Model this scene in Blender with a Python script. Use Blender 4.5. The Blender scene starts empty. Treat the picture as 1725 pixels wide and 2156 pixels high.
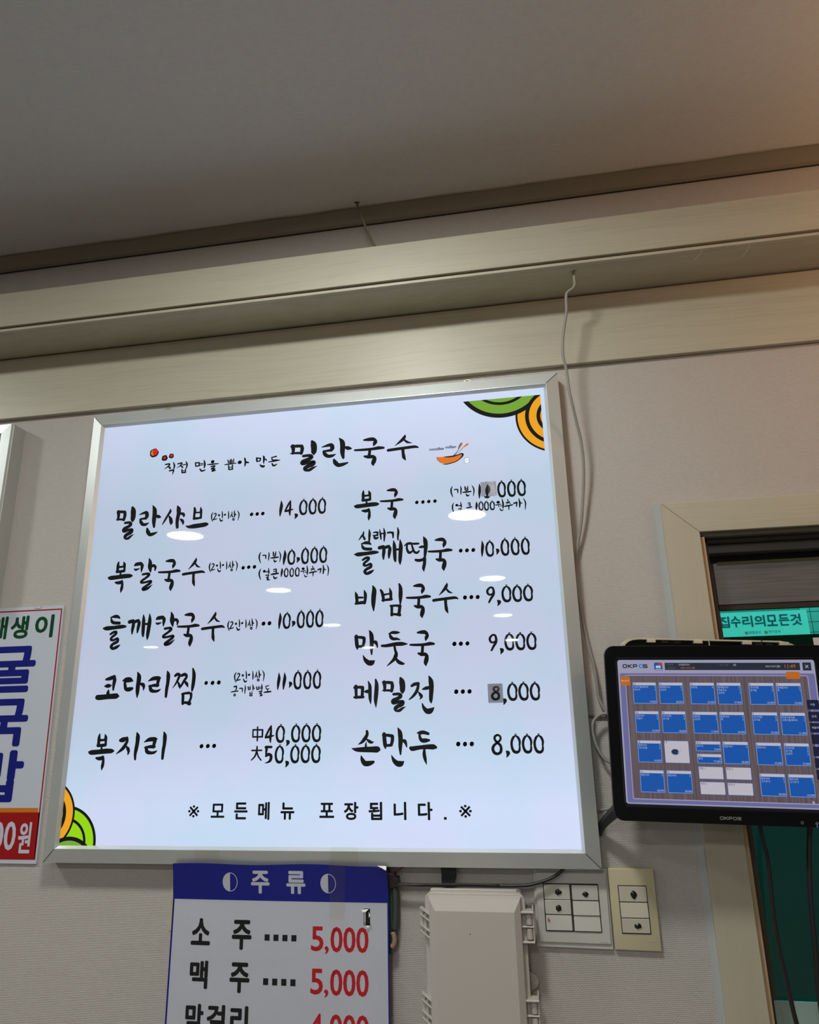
import bpy, bmesh, math, random
from mathutils import Vector, Matrix

# ------------------------------------------------------------------ camera, light, exposure
SC = bpy.context.scene
COL = SC.collection
random.seed(7)

def camera():
    pitch, yaw, roll = 0.28372, 0.15980, 0.02224
    cd = bpy.data.cameras.new('camera')
    cd.sensor_fit = 'HORIZONTAL'
    cd.sensor_width = 36.0
    cd.lens = 1455.0 / 1725.0 * 36.0
    cd.clip_start = 0.02
    co = bpy.data.objects.new('camera', cd)
    COL.objects.link(co)
    rx = Matrix.Rotation(pitch, 3, 'X'); rz = Matrix.Rotation(yaw, 3, 'Z'); ry = Matrix.Rotation(roll, 3, 'Y')
    m = rz @ rx @ ry                       # columns: right, forward, up
    r, f, u = m.col[0], m.col[1], m.col[2]
    w = Matrix((( r[0], u[0], -f[0], 0.0), (r[1], u[1], -f[1], -1.33), (r[2], u[2], -f[2], 1.5), (0, 0, 0, 1)))
    co.matrix_world = w
    SC.camera = co
camera()

world = bpy.data.worlds.new('sky'); SC.world = world
world.use_nodes = True
world.node_tree.nodes['Background'].inputs[0].default_value = (0.80, 0.88, 1.0, 1)
world.node_tree.nodes['Background'].inputs[1].default_value = 2.8

vs = SC.view_settings
vs.view_transform = 'Standard'; vs.look = 'None'; vs.exposure = 0.0; vs.gamma = 1.0; vs.use_curve_mapping = False

DOWNLIGHT_POWER = 124.0        # radiance of the downlight diffusers
PANEL_POWER = 0.93             # light box panel
PENDANT_POWER = 78.0
COOL = (0.98, 1.0, 0.95)
WARM = (1.0, 0.56, 0.30)

# ------------------------------------------------------------------ helpers
def lin(r, g, b):
    def f(c):
        c /= 255.0
        return c / 12.92 if c <= 0.04045 else ((c + 0.055) / 1.055) ** 2.4
    return (f(r), f(g), f(b), 1.0)

def mat(name, col, rough=0.6, metal=0.0, spec=0.5, coat=0.0, bump=None, emit=None, estr=1.0):
    m = bpy.data.materials.new(name); m.use_nodes = True
    p = m.node_tree.nodes['Principled BSDF']
    p.inputs['Base Color'].default_value = col
    p.inputs['Roughness'].default_value = rough
    p.inputs['Metallic'].default_value = metal
    p.inputs['Specular IOR Level'].default_value = spec
    p.inputs['Coat Weight'].default_value = coat
    p.inputs['Coat Roughness'].default_value = 0.03
    if emit:
        p.inputs['Emission Color'].default_value = emit
        p.inputs['Emission Strength'].default_value = estr
    if bump:
        nt = m.node_tree; tc = nt.nodes.new('ShaderNodeTexCoord'); n = nt.nodes.new('ShaderNodeTexNoise')
        n.inputs['Scale'].default_value = bump[0]; n.inputs['Detail'].default_value = 4
        b = nt.nodes.new('ShaderNodeBump'); b.inputs['Strength'].default_value = bump[1]; b.inputs['Distance'].default_value = bump[2]
        nt.links.new(tc.outputs['Object'], n.inputs['Vector']); nt.links.new(n.outputs['Fac'], b.inputs['Height'])
        nt.links.new(b.outputs['Normal'], p.inputs['Normal'])
    return m

def nodes(m):
    return m.node_tree, m.node_tree.nodes['Principled BSDF']

def ramp(nt, c0, c1, p0=0.3, p1=0.7):
    r = nt.nodes.new('ShaderNodeValToRGB')
    r.color_ramp.elements[0].color = c0; r.color_ramp.elements[0].position = p0
    r.color_ramp.elements[1].color = c1; r.color_ramp.elements[1].position = p1
    return r

def mapping(nt, scale):
    tc = nt.nodes.new('ShaderNodeTexCoord'); mp = nt.nodes.new('ShaderNodeMapping')
    mp.inputs['Scale'].default_value = scale
    nt.links.new(tc.outputs['Object'], mp.inputs['Vector'])
    return mp

def wallpaper(name, c0, c1, bw, bh, strength, axes='xz'):
    m = mat(name, c0, 0.75, spec=0.35); nt, p = nodes(m)
    tc = nt.nodes.new('ShaderNodeTexCoord'); sp = nt.nodes.new('ShaderNodeSeparateXYZ'); cb = nt.nodes.new('ShaderNodeCombineXYZ')
    nt.links.new(tc.outputs['Object'], sp.inputs[0])
    nt.links.new(sp.outputs[0], cb.inputs[0]); nt.links.new(sp.outputs[2 if axes == 'xz' else 1], cb.inputs[1])
    br = nt.nodes.new('ShaderNodeTexBrick')
    br.inputs['Scale'].default_value = 1.0; br.inputs['Brick Width'].default_value = bw; br.inputs['Row Height'].default_value = bh
    br.inputs['Mortar Size'].default_value = bh * 0.28; br.inputs['Mortar Smooth'].default_value = 1.0
    br.inputs['Color1'].default_value = c0; br.inputs['Color2'].default_value = c1
    br.inputs['Mortar'].default_value = tuple(x * 0.80 for x in c0[:3]) + (1,)
    ns = nt.nodes.new('ShaderNodeTexNoise'); ns.inputs['Scale'].default_value = 90; ns.inputs['Detail'].default_value = 3
    mp = nt.nodes.new('ShaderNodeMapping'); mp.inputs['Scale'].default_value = (1, 1, 6)
    nt.links.new(tc.outputs['Object'], mp.inputs['Vector']); nt.links.new(mp.outputs[0], ns.inputs['Vector'])
    nt.links.new(cb.outputs[0], br.inputs['Vector'])
    mx = nt.nodes.new('ShaderNodeMix'); mx.data_type = 'RGBA'; mx.blend_type = 'MULTIPLY'; mx.inputs[0].default_value = 0.18
    nt.links.new(br.outputs['Color'], mx.inputs[6]); nt.links.new(ns.outputs['Color'], mx.inputs[7])
    nt.links.new(mx.outputs[2], p.inputs['Base Color'])
    ad = nt.nodes.new('ShaderNodeMath'); ad.operation = 'SUBTRACT'; ad.inputs[0].default_value = 1.0
    nt.links.new(br.outputs['Fac'], ad.inputs[1])
    b = nt.nodes.new('ShaderNodeBump'); b.inputs['Strength'].default_value = strength; b.inputs['Distance'].default_value = 0.0006
    nt.links.new(ad.outputs[0], b.inputs['Height']); nt.links.new(b.outputs['Normal'], p.inputs['Normal'])
    return m

def laminate(name, c0, c1, along=0):
    """pale wood-grain foil: fine pores and faint wandering grain lines along x (0) or z (2)"""
    m = mat(name, c0, 0.42, spec=0.45); nt, p = nodes(m)
    sc1 = [5.0, 30.0, 260.0]; sc2 = [1.1, 4.0, 26.0]
    if along == 2: sc1 = sc1[::-1]; sc2 = sc2[::-1]
    big = nt.nodes.new('ShaderNodeTexNoise'); big.inputs['Scale'].default_value = 2.2; big.inputs['Detail'].default_value = 1
    tc = nt.nodes.new('ShaderNodeTexCoord'); nt.links.new(tc.outputs['Object'], big.inputs['Vector'])
    ad = nt.nodes.new('ShaderNodeMix'); ad.data_type = 'RGBA'; ad.blend_type = 'ADD'; ad.inputs[0].default_value = 0.035
    nt.links.new(tc.outputs['Object'], ad.inputs[6]); nt.links.new(big.outputs['Color'], ad.inputs[7])
    out = []
    for sc, det in ((sc1, 3), (sc2, 5)):
        mp = nt.nodes.new('ShaderNodeMapping'); mp.inputs['Scale'].default_value = sc; nt.links.new(ad.outputs[2], mp.inputs['Vector'])
        n = nt.nodes.new('ShaderNodeTexNoise'); n.inputs['Scale'].default_value = 1.6; n.inputs['Detail'].default_value = det; n.inputs['Roughness'].default_value = 0.65
        nt.links.new(mp.outputs[0], n.inputs['Vector']); out.append(n)
    av = nt.nodes.new('ShaderNodeMath'); av.operation = 'MULTIPLY_ADD'; av.inputs[1].default_value = 0.55
    hf = nt.nodes.new('ShaderNodeMath'); hf.operation = 'MULTIPLY'; hf.inputs[1].default_value = 0.45
    nt.links.new(out[1].outputs['Fac'], hf.inputs[0]); nt.links.new(out[0].outputs['Fac'], av.inputs[0]); nt.links.new(hf.outputs[0], av.inputs[2])
    r = ramp(nt, c1, c0, 0.36, 0.54)
    nt.links.new(av.outputs[0], r.inputs[0]); nt.links.new(r.outputs[0], p.inputs['Base Color'])
    b = nt.nodes.new('ShaderNodeBump'); b.inputs['Strength'].default_value = 0.3; b.inputs['Distance'].default_value = 0.0003
    nt.links.new(av.outputs[0], b.inputs['Height']); nt.links.new(b.outputs['Normal'], p.inputs['Normal'])
    return m

def brushed(name, col, rough, metal, axis_scale, amt=0.5):
    m = mat(name, col, rough, metal); nt, p = nodes(m)
    mp = mapping(nt, axis_scale); n = nt.nodes.new('ShaderNodeTexNoise'); n.inputs['Scale'].default_value = 5; n.inputs['Detail'].default_value = 5
    nt.links.new(mp.outputs[0], n.inputs['Vector'])
    r = ramp(nt, tuple(c * (1 - amt * 0.4) for c in col[:3]) + (1,), tuple(min(1, c * (1 + amt * 0.25)) for c in col[:3]) + (1,))
    nt.links.new(n.outputs['Fac'], r.inputs[0]); nt.links.new(r.outputs[0], p.inputs['Base Color'])
    return m

def tint_glass(name, col, refl=0.08):
    m = bpy.data.materials.new(name); m.use_nodes = True; nt = m.node_tree
    nt.nodes.clear(); o = nt.nodes.new('ShaderNodeOutputMaterial'); t = nt.nodes.new('ShaderNodeBsdfTransparent')
    g = nt.nodes.new('ShaderNodeBsdfGlossy'); g.inputs['Roughness'].default_value = 0.02; mx = nt.nodes.new('ShaderNodeMixShader')
    t.inputs[0].default_value = col; mx.inputs[0].default_value = refl
    nt.links.new(t.outputs[0], mx.inputs[1]); nt.links.new(g.outputs[0], mx.inputs[2]); nt.links.new(mx.outputs[0], o.inputs[0])
    return m

def emis(name, col, s=1.0, noise=None):
    """a screen surface: it glows and carries a glossy front"""
    m = mat(name, (0.01, 0.01, 0.01, 1), 0.25, spec=0.5, emit=col, estr=s)
    if noise:
        nt, p = nodes(m); mp = mapping(nt, noise[1]); n = nt.nodes.new('ShaderNodeTexNoise'); n.inputs['Scale'].default_value = 1; n.inputs['Detail'].default_value = 4
        r = ramp(nt, col, noise[0], 0.35, 0.65)
        nt.links.new(mp.outputs[0], n.inputs['Vector']); nt.links.new(n.outputs['Fac'], r.inputs[0]); nt.links.new(r.outputs[0], p.inputs['Emission Color'])
    return m

def link(name, me, m=None, parent=None, smooth=False, label=None):
    o = bpy.data.objects.new(name, me); COL.objects.link(o)
    if m is not None:
        for k in (m if isinstance(m, (list, tuple)) else [m]): me.materials.append(k)
    if parent is not None: o.parent = parent
    if smooth:
        for f in me.polygons: f.use_smooth = True
    if label: o['label'] = label
    return o

def tag(o, label, cat, group=None):
    o['label'] = label; o['category'] = cat
    if group: o['group'] = group
    return o

def struct(o, label=None):
    o['kind'] = 'structure'
    if label: o['label'] = label
    return o

def thing(name, label, cat, loc=(0, 0, 0), group=None, rot=None):
    o = bpy.data.objects.new(name, None); COL.objects.link(o); o.location = loc; o.empty_display_size = 0.05
    if rot is not None: o.rotation_euler = rot
    if cat: tag(o, label, cat, group)
    return o

class MB:
    """collects shapes and links them as one mesh"""
    def __init__(s, off=(0, 0, 0)): s.v = []; s.f = []; s.mi = []; s.off = off
    def add(s, vs, fs, mi=0):
        n = len(s.v); s.v += [(a - s.off[0], b - s.off[1], c - s.off[2]) for a, b, c in vs]
        s.f += [tuple(i + n for i in f) for f in fs]; s.mi += [mi] * len(fs); return s
    def box(s, x0, x1, y0, y1, z0, z1, mi=0):
        x0, x1 = sorted((x0, x1)); y0, y1 = sorted((y0, y1)); z0, z1 = sorted((z0, z1))
        return s.add([(x0, y0, z0), (x1, y0, z0), (x1, y1, z0), (x0, y1, z0), (x0, y0, z1), (x1, y0, z1), (x1, y1, z1), (x0, y1, z1)],
                     [(0, 3, 2, 1), (4, 5, 6, 7), (0, 1, 5, 4), (1, 2, 6, 5), (2, 3, 7, 6), (3, 0, 4, 7)], mi)
    def quad(s, a, b, c, d, mi=0): return s.add([a, b, c, d], [(0, 1, 2, 3)], mi)
    def rect(s, x0, z0, x1, z1, y, mi=0):            # faces -Y
        return s.add([(x0, y, z0), (x1, y, z0), (x1, y, z1), (x0, y, z1)], [(0, 1, 2, 3)], mi)
    def poly(s, pts, y, mi=0):
        a = sum(pts[i][0] * pts[(i + 1) % len(pts)][1] - pts[(i + 1) % len(pts)][0] * pts[i][1] for i in range(len(pts)))
        if a < 0: pts = pts[::-1]
        return s.add([(p[0], y, p[1]) for p in pts], [tuple(range(len(pts)))], mi)
    def disc(s, x, z, rx, y, rz=None, n=24, mi=0):
        rz = rz or rx
        return s.poly([(x + rx * math.cos(2 * math.pi * i / n), z + rz * math.sin(2 * math.pi * i / n)) for i in range(n)], y, mi)
    def ribbon(s, pts, y, mi=0, caps=True):
        """flat brush stroke through (x, z, width)"""
        p = smooth_path(pts, 4) if len(pts) > 2 else pts
        L, R = [], []
        for i, (x, z, w) in enumerate(p):
            a = p[max(i - 1, 0)]; b = p[min(i + 1, len(p) - 1)]
            dx, dz = b[0] - a[0], b[1] - a[1]; l = math.hypot(dx, dz) or 1
            nx, nz = -dz / l, dx / l; h = w / 2
            L.append((x + nx * h, y, z + nz * h)); R.append((x - nx * h, y, z - nz * h))
        for i in range(len(p) - 1): s.add([R[i], R[i + 1], L[i + 1], L[i]], [(0, 1, 2, 3)], mi)
        if caps:
            for x, z, w in (p[0], p[-1]): s.disc(x, z, w / 2, y - 0.000004, n=8, mi=mi)
        return s
    def tube(s, pts, r, n=10, mi=0, sub=4):
        p = [Vector(q[:3]) for q in (smooth_path(pts, sub) if len(pts) > 2 and sub > 1 else pts)]
        rings = []; up = None
        for i, q in enumerate(p):
            t = (p[min(i + 1, len(p) - 1)] - p[max(i - 1, 0)]).normalized()
            if up is None: up = Vector((0, 1, 0)) if abs(t.y) < 0.9 else Vector((1, 0, 0))
            a = t.cross(up).normalized(); b = a.cross(t).normalized(); up = b
            rr = r(i / max(1, len(p) - 1)) if callable(r) else r
            rings.append([tuple(q + (a * math.cos(2 * math.pi * k / n) + b * math.sin(2 * math.pi * k / n)) * rr) for k in range(n)])
        vs = [v for ring in rings for v in ring]; fs = []
        for i in range(len(rings) - 1):
            for k in range(n): fs.append((i * n + k, i * n + (k + 1) % n, (i + 1) * n + (k + 1) % n, (i + 1) * n + k))
        fs.append(tuple(range(n))[::-1]); fs.append(tuple(range((len(rings) - 1) * n, len(rings) * n)))
        return s.add(vs, fs, mi)
    def prism(s, outline, y0, y1, mi=0):
        """outline of (x, z) pushed from y0 (front) to y1 (back)"""
        n = len(outline); a = sum(outline[i][0] * outline[(i + 1) % n][1] - outline[(i + 1) % n][0] * outline[i][1] for i in range(n))
        if a < 0: outline = outline[::-1]
        vs = [(x, y0, z) for x, z in outline] + [(x, y1, z) for x, z in outline]
        fs = [tuple(range(n)), tuple(range(n, 2 * n))[::-1]] + [((i + 1) % n, i, n + i, n + (i + 1) % n) for i in range(n)]
        return s.add(vs, fs, mi)
    def build(s, name, m, parent=None, smooth=False, label=None, bevel=0, seg=2):
        me = bpy.data.meshes.new(name); me.from_pydata(s.v, [], s.f)
        o = link(name, me, m, parent, smooth, label)
        for i, f in enumerate(me.polygons): f.material_index = s.mi[i]
        if bevel:
            bm = bmesh.new(); bm.from_mesh(me); bmesh.ops.remove_doubles(bm, verts=bm.verts, dist=1e-6)
            bmesh.ops.bevel(bm, geom=[e for e in bm.edges if len(e.link_faces) == 2 and e.calc_face_angle(0) > 0.6], offset=bevel, segments=seg, profile=0.5, affect='EDGES')
            bm.to_mesh(me); bm.free()
            for f in me.polygons: f.use_smooth = True
            me.set_sharp_from_angle(angle=0.33)
        return o

def smooth_path(pts, sub):
    out = []; n = len(pts)
    for i in range(n - 1):
        p0 = pts[max(i - 1, 0)]; p1 = pts[i]; p2 = pts[i + 1]; p3 = pts[min(i + 2, n - 1)]
        for k in range(sub):
            t = k / sub; t2 = t * t; t3 = t2 * t
            out.append(tuple(0.5 * (2 * b + (c - a) * t + (2 * a - 5 * b + 4 * c - d) * t2 + (3 * b - a - 3 * c + d) * t3) for a, b, c, d in zip(p0, p1, p2, p3)))
    out.append(tuple(pts[-1])); return out

def rrect(x0, z0, x1, z1, r, n=5):
    pts = []
    for cx, cz, a0 in ((x1 - r, z1 - r, 0), (x0 + r, z1 - r, 90), (x0 + r, z0 + r, 180), (x1 - r, z0 + r, 270)):
        for i in range(n + 1):
            a = math.radians(a0 + 90 * i / n); pts.append((cx + r * math.cos(a), cz + r * math.sin(a)))
    return pts

_tc = {}
def glyph_mesh(body, bold=0.0, res=3):
    k = (body, bold, res)
    if k not in _tc:
        c = bpy.data.curves.new('type', 'FONT'); c.body = body; c.size = 1.0; c.resolution_u = res; c.offset = bold
        o = bpy.data.objects.new('type', c); COL.objects.link(o)
        bpy.context.view_layer.update()
        me = o.evaluated_get(bpy.context.evaluated_depsgraph_get()).to_mesh()
        v = [(p.co.x, p.co.y) for p in me.vertices]; f = [tuple(q.vertices) for q in me.polygons]
        o.evaluated_get(bpy.context.evaluated_depsgraph_get()).to_mesh_clear()
        bpy.data.objects.remove(o); bpy.data.curves.remove(c)
        xs = [a for a, b in v] or [0, 1]; ys = [b for a, b in v] or [0, 1]
        _tc[k] = (v, f, (min(xs), min(ys), max(xs), max(ys)))
    return _tc[k]

def type_in(mb, body, x0, z0, x1, z1, y, bold=0.0, mi=0, shear=0.0):
    """print a word so that its ink fills the box; bold (share of the height) overprints shifted copies"""
    v, f, (a, b, c, d) = glyph_mesh(body)
    if not v: return mb
    r = bold * abs(z1 - z0); x0 += r; x1 -= r; z0 += r; z1 -= r
    sx = (x1 - x0) / max(c - a, 1e-6); sz = (z1 - z0) / max(d - b, 1e-6)
    n = 0 if r == 0 else 8
    for k in range(n + 1):
        ox = r * math.cos(math.pi * k / 4) if k < n else 0.0; oz = r * math.sin(math.pi * k / 4) if k < n else 0.0
        mb.add([(x0 + (p - a) * sx + ox, y - 0.0000005 * k, z0 + (q - b) * sz + oz) for p, q in v], f, mi)
    return mb

def type_at(mb, body, x, z, h, y, bold=0.0, mi=0, right=False, wide=1.0):
    """print a word with cap height h; x is its left (or right) edge"""
    v, f, (a, b, c, d) = glyph_mesh(body, bold)
    if not v: return mb
    s = h / max(d - b, 1e-6); w = (c - a) * s * wide
    x0 = x - w if right else x
    return type_in(mb, body, x0, z, x0 + w, z + h, y, bold, mi)

# ------------------------------------------------------------------ brush lettering data
GLYPHS = {
'밀': '19,861,37 192,852,91 352,840,85/357,840,96 376,734,106 345,601,90/25,622,37 198,624,69 371,609,64/80,856,123 102,744,101 92,622,80/673,960,80 717,869,164 738,730,169 733,595,142 737,527,37/413,508,79 611,510,90 664,452,116 574,392,105 396,339,95 397,266,105 576,289,95 746,296,84 708,219,121 552,164,116 474,103,116 489,43,63 607,45,89 710,98,73 840,154,10',
'란': '14,723,29 208,766,91 336,769,119 365,663,136 324,585,97/323,593,85 68,571,68/54,572,40 112,479,114 212,397,108 354,394,96 481,442,23/598,983,34 690,856,142 714,692,158 706,487,141 736,295,79/790,662,56 889,618,124 987,595,62/426,254,73 469,157,135 568,62,124 723,72,107 885,117,45',
'국': '352,934,57 524,943,114 681,935,120 766,853,102 722,782,114 688,701,28/31,603,63 266,595,80 636,596,91 863,615,113 1038,606,73/556,582,102 550,499,91 535,397,96/365,361,62 493,332,113 648,328,113 719,278,113 704,191,141 667,91,124 680,17,34',
'수': '701,985,31 678,905,105 568,784,105 318,604,19/661,808,62 782,700,80 950,659,18/52,445,105 315,464,105 747,489,104 1053,501,98 1180,464,49/610,429,110 614,293,104 641,130,116 706,12,24',
'샤': '303,860,35 304,757,101 223,617,86 115,406,81 18,223,35/265,565,50 337,439,126 374,292,135 372,231,90/583,977,45 644,831,166 654,636,150 626,420,140 621,227,125 642,57,115/733,643,90 848,610,110 878,536,90 869,495,50/739,400,50 819,334,115 869,235,85 857,163,40',
'브': '406,955,90 434,812,132 416,638,108 420,448,120/712,983,18 752,834,114 765,643,102 768,468,102/460,737,78 595,728,72 744,732,84/404,463,120 584,457,108 776,482,96/24,140,48 162,87,126 430,99,197 726,117,197 1021,146,190 1124,154,119',
'복': '326,980,41 315,885,86 317,751,90 312,666,86/496,979,16 531,892,86 545,758,69 543,682,81/336,822,73 428,817,61 537,834,69/291,673,73 422,673,85 522,683,85/425,650,45 428,584,61 432,536,61/10,508,20 98,488,118 339,500,122 580,519,130 761,519,109 831,519,40/286,337,53 378,322,97 498,335,101/495,363,81 523,249,77 510,119,89 491,8,16',
'칼': '30,798,59 76,827,103 212,844,98/211,853,87 266,785,98 262,684,79 257,574,20/15,688,28 72,661,67 177,688,31/477,986,28 518,873,102 524,743,129 544,632,86 560,557,27/592,739,78 639,764,78 702,706,78 697,608,39/312,506,67 476,521,70 509,477,90 429,399,70 292,306,70 290,261,70 384,256,62 594,290,66 562,219,82 452,143,78 363,66,97 404,37,74 516,77,78 652,178,12',
'들': '221,934,24 358,957,87 455,946,87 527,899,38/243,911,34 277,821,82 354,774,87 527,760,86/22,628,43 130,623,116 368,635,101 605,654,105 736,653,62/269,450,58 359,501,72 442,508,77 447,454,76 326,360,72 309,296,76 383,278,62 509,317,76 518,234,86 394,174,81 331,101,86 396,40,81 522,83,85 616,138,19',
'깨': '69,711,139 217,742,126/231,762,95 249,573,126 226,402,107 228,253,50/284,702,126 451,753,107/453,738,94 493,650,126 465,450,113 449,293,56/651,961,31 679,757,125 690,440,131 697,240,112 711,148,69/915,984,31 942,746,137 925,460,143 901,175,124 903,19,37/715,606,69 918,603,94',
'코': '438,823,89 626,857,154 825,917,147/814,970,59 853,798,153 831,588,129 829,392,76/380,548,30 512,558,153 643,562,130 721,578,41/610,411,29 592,307,129 595,203,147/97,111,195 210,103,206 589,125,194 996,141,210 1099,133,117 1151,132,23',
'다': '28,670,55 130,692,166 295,700,188 394,672,121 452,646,39/113,594,99 139,470,116 193,345,132 331,336,154 444,363,110/620,981,39 695,825,159 700,627,170 684,430,159 686,210,137 690,19,38/750,539,55 890,498,137 940,399,98 924,282,27',
'리': '15,634,31 188,718,129 392,735,129 469,738,62/409,688,129 383,550,113 367,435,77/33,444,36 236,466,103 403,468,103/97,442,103 149,290,128 307,247,97 433,271,82 517,327,20/718,982,36 768,841,133 771,562,123 746,332,117 737,46,92',
'찜': '61,801,66 122,840,82 187,821,66 160,724,66 93,586,46 6,469,12/158,628,39 204,530,69 224,446,15/241,801,70 345,828,85 398,770,66 338,667,69 244,503,50/339,649,39 412,577,81 457,485,19/566,977,46 605,834,92 608,659,96 591,485,84 579,384,46/308,301,69 364,320,58 497,331,69/556,312,76 563,208,65 523,105,65/327,300,73 332,179,77 336,49,69/325,75,61 439,76,69 526,53,107',
'지': '142,718,124 246,739,163 377,783,97/376,800,97 396,689,97 358,597,108 276,454,123 153,338,85 10,231,19/367,504,39 443,418,115 482,317,96 463,213,46/734,981,39 785,853,142 787,633,138 762,397,134 741,213,103 754,38,76',
'떡': '12,761,25 102,818,64 200,821,71/93,783,50 82,685,57 124,575,71 185,563,63 248,612,42/217,811,53 332,804,60 417,803,53/225,775,42 250,684,56 291,574,63 370,543,63 429,593,42/414,692,18 488,702,70 577,709,63/563,988,25 608,877,109 621,715,102 604,556,87 586,415,59/330,341,70 426,321,80 584,353,77/576,380,87 572,239,84 542,100,80 549,12,24',
'시': '365,864,36 333,646,118 173,427,100 14,199,27/319,555,91 423,274,136 445,204,63/743,977,45 774,663,145 754,345,127 739,50,99',
'래': '72,699,71 271,717,106 381,679,106/358,658,97 335,482,106/26,501,53 203,481,88 379,501,79/114,473,106 157,293,132 311,283,132 408,344,62/506,916,35 556,556,114 596,177,70/793,978,44 851,627,132 830,317,114 813,31,61/622,597,79 820,593,88',
'기': '58,629,116 260,643,116 429,596,152/430,619,116 444,414,116 441,211,71/779,973,54 832,661,134 790,302,116 795,40,80',
'비': '25,782,20 71,643,112 89,468,112 89,344,111/361,823,30 401,677,111 405,503,101 374,331,101/101,554,76 317,544,66/38,322,76 228,350,111 379,355,111/681,982,35 735,810,151 713,537,166 701,266,135 710,20,40',
'빔': '30,816,60 73,735,83 101,606,87 110,489,71/296,861,24 326,732,83 328,596,79 331,537,79/102,665,59 211,683,51 310,694,51/70,501,51 209,514,71 347,526,79/581,974,51 618,835,102 614,601,110 604,379,47/315,324,59 462,327,63 579,312,78/589,312,98 577,197,86 555,63,94/354,303,78 351,149,74 350,53,86/340,73,66 458,68,66 584,43,86',
'만': '60,832,97 68,701,101 84,551,97 93,466,39/35,805,70 162,800,74 288,777,85/294,767,89 288,655,85 258,554,77/84,541,66 181,538,70 268,544,66/444,990,19 502,871,108 520,684,116 509,498,96 512,304,42/558,664,39 626,642,96 664,585,69 686,492,31/261,284,19 325,153,96 430,67,134 526,73,134 599,126,23',
'둣': '248,927,24 363,961,79 501,955,79 590,956,24/274,926,39 312,838,90 380,778,86 498,774,71 592,745,31/33,591,67 181,589,86 456,623,106 672,624,101 828,615,16/426,548,67 444,443,70 472,367,86 451,273,113 391,181,90 184,10,19/460,216,58 536,120,97 642,70,85 704,59,46',
'메': '95,753,119 102,562,100 107,361,95/48,710,95 202,721,95 345,708,104/340,690,118 332,534,104 320,378,104/36,374,71 202,376,95 367,377,85/380,566,19 486,563,109 581,572,118/544,921,28 605,751,109 609,504,118 615,304,99 637,126,19/819,969,61 853,789,127 839,521,141 814,255,122 824,12,23',
'전': '94,736,66 169,778,85 280,793,81/280,801,73 268,696,73 219,574,81 115,454,62 13,378,26/274,582,18 327,501,80 362,448,73 315,380,22/398,640,37 487,664,84 579,679,80/579,987,26 630,862,117 643,686,120 627,476,105 619,337,83 630,268,18/376,265,29 418,152,83 506,63,127 606,78,130 708,162,11',
'손': '468,964,71 474,868,87 394,741,99 305,651,71 202,594,12/459,740,39 542,675,87 620,646,63 670,667,16/447,658,20 433,576,55 442,494,71/8,487,16 146,452,99 363,449,134 599,450,149 795,447,156 869,424,20/294,277,28 323,178,98 402,68,137 539,67,129 656,102,78',
'두': '281,930,29 385,938,104 510,946,108 665,904,83/364,909,62 377,792,87 442,713,116 566,707,124 694,713,62/52,494,104 114,474,137 353,504,116 602,520,132 828,517,148 914,502,82/517,449,70 509,305,103 540,150,90 583,6,12',
'0': '258,982,34 350,981,34/305,980,41 300,897,54/301,907,68 177,820,115 80,624,122 61,418,122 106,209,135 201,85,149 352,67,135 459,158,115 486,329,94/301,907,68 430,797,122 503,603,115 483,432,95 476,322,54',
'9': '430,702,128 391,893,121 257,946,107 108,827,121 64,684,129 128,536,121 252,512,100 363,579,71/432,738,128 406,523,149 257,277,128 131,50,100',
',': '79,921,157 234,715,451 251,486,353 48,29,59',
'8': '316,949,90 199,880,108 185,737,108 296,593,119 438,463,119 473,306,125 434,137,130 296,59,119 149,98,137 68,255,137 108,425,125 265,565,107 420,676,95 472,790,101 433,905,95 317,955,90',
'1': '94,981,38 113,685,161 76,357,152 53,28,57',
'4': '383,976,48 269,768,115 65,374,106 58,293,77/43,294,86 304,358,144 580,410,48/393,951,67 383,615,125 354,282,143 371,33,67',
'5': '74,900,148 270,911,138 467,908,137/147,921,158 131,699,147 103,411,69/117,411,137 286,498,176 461,407,176 420,165,166 253,57,98 59,15,29',
'2': '95,815,81 288,940,121 429,763,141 269,430,121 70,70,121/70,70,141 535,166,100',
'(': '152,984,33 54,734,98 49,414,98 155,25,49',
')': '16,984,31 169,706,93 198,437,93 126,23,46',
'.': '455,455,910 602,545,910',
'인': '112,686,78 194,604,78 121,533,78 39,615,78 112,686,78/421,969,62 479,622,109 481,319,77/189,301,62 319,65,124 474,54,108 529,164,46',
'이': '94,541,188 148,574,188/539,972,56 592,525,131 590,47,94',
'상': '167,862,44 164,644,89 64,433,74 18,327,37/149,630,59 268,347,89/382,978,44 437,625,118 437,335,74/445,610,103 573,558,74/348,225,74 441,132,74 358,37,74 264,144,74 348,225,74',
'본': '284,942,104 295,616,89/534,963,74 532,602,89/290,775,74 526,783,74/295,616,89 531,616,89/421,608,74 427,449,74/37,414,74 354,432,133 817,456,103/360,252,74 462,66,133 636,128,74',
'얼': '88,745,176 128,756,176/246,671,68 446,713,81/470,973,54 516,657,108 507,527,67/256,410,81 490,430,81 462,301,81 297,212,67 500,169,81 371,46,81 606,34,67',
'큰': '287,921,89 545,942,104/567,956,89 577,653,104 520,584,59/293,740,74 551,762,74/44,452,89 302,489,148 780,535,118/294,295,74 427,74,148 646,134,89',
'원': '219,735,185 279,732,185/40,519,79 467,560,66/271,507,66 288,345,53/405,403,53 569,426,53/590,974,53 651,583,119 619,230,79/356,212,53 465,46,92 642,82,53',
'추': '346,964,72 384,857,100/208,691,86 529,743,86/400,729,86 211,515,43/387,681,72 604,564,57/50,349,100 392,400,114 784,449,86/428,398,114 413,29,57',
'가': '63,497,125 358,581,141/374,611,109 324,291,109 272,103,47/587,969,63 656,503,156 600,47,94/671,541,109 868,454,78',
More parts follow.
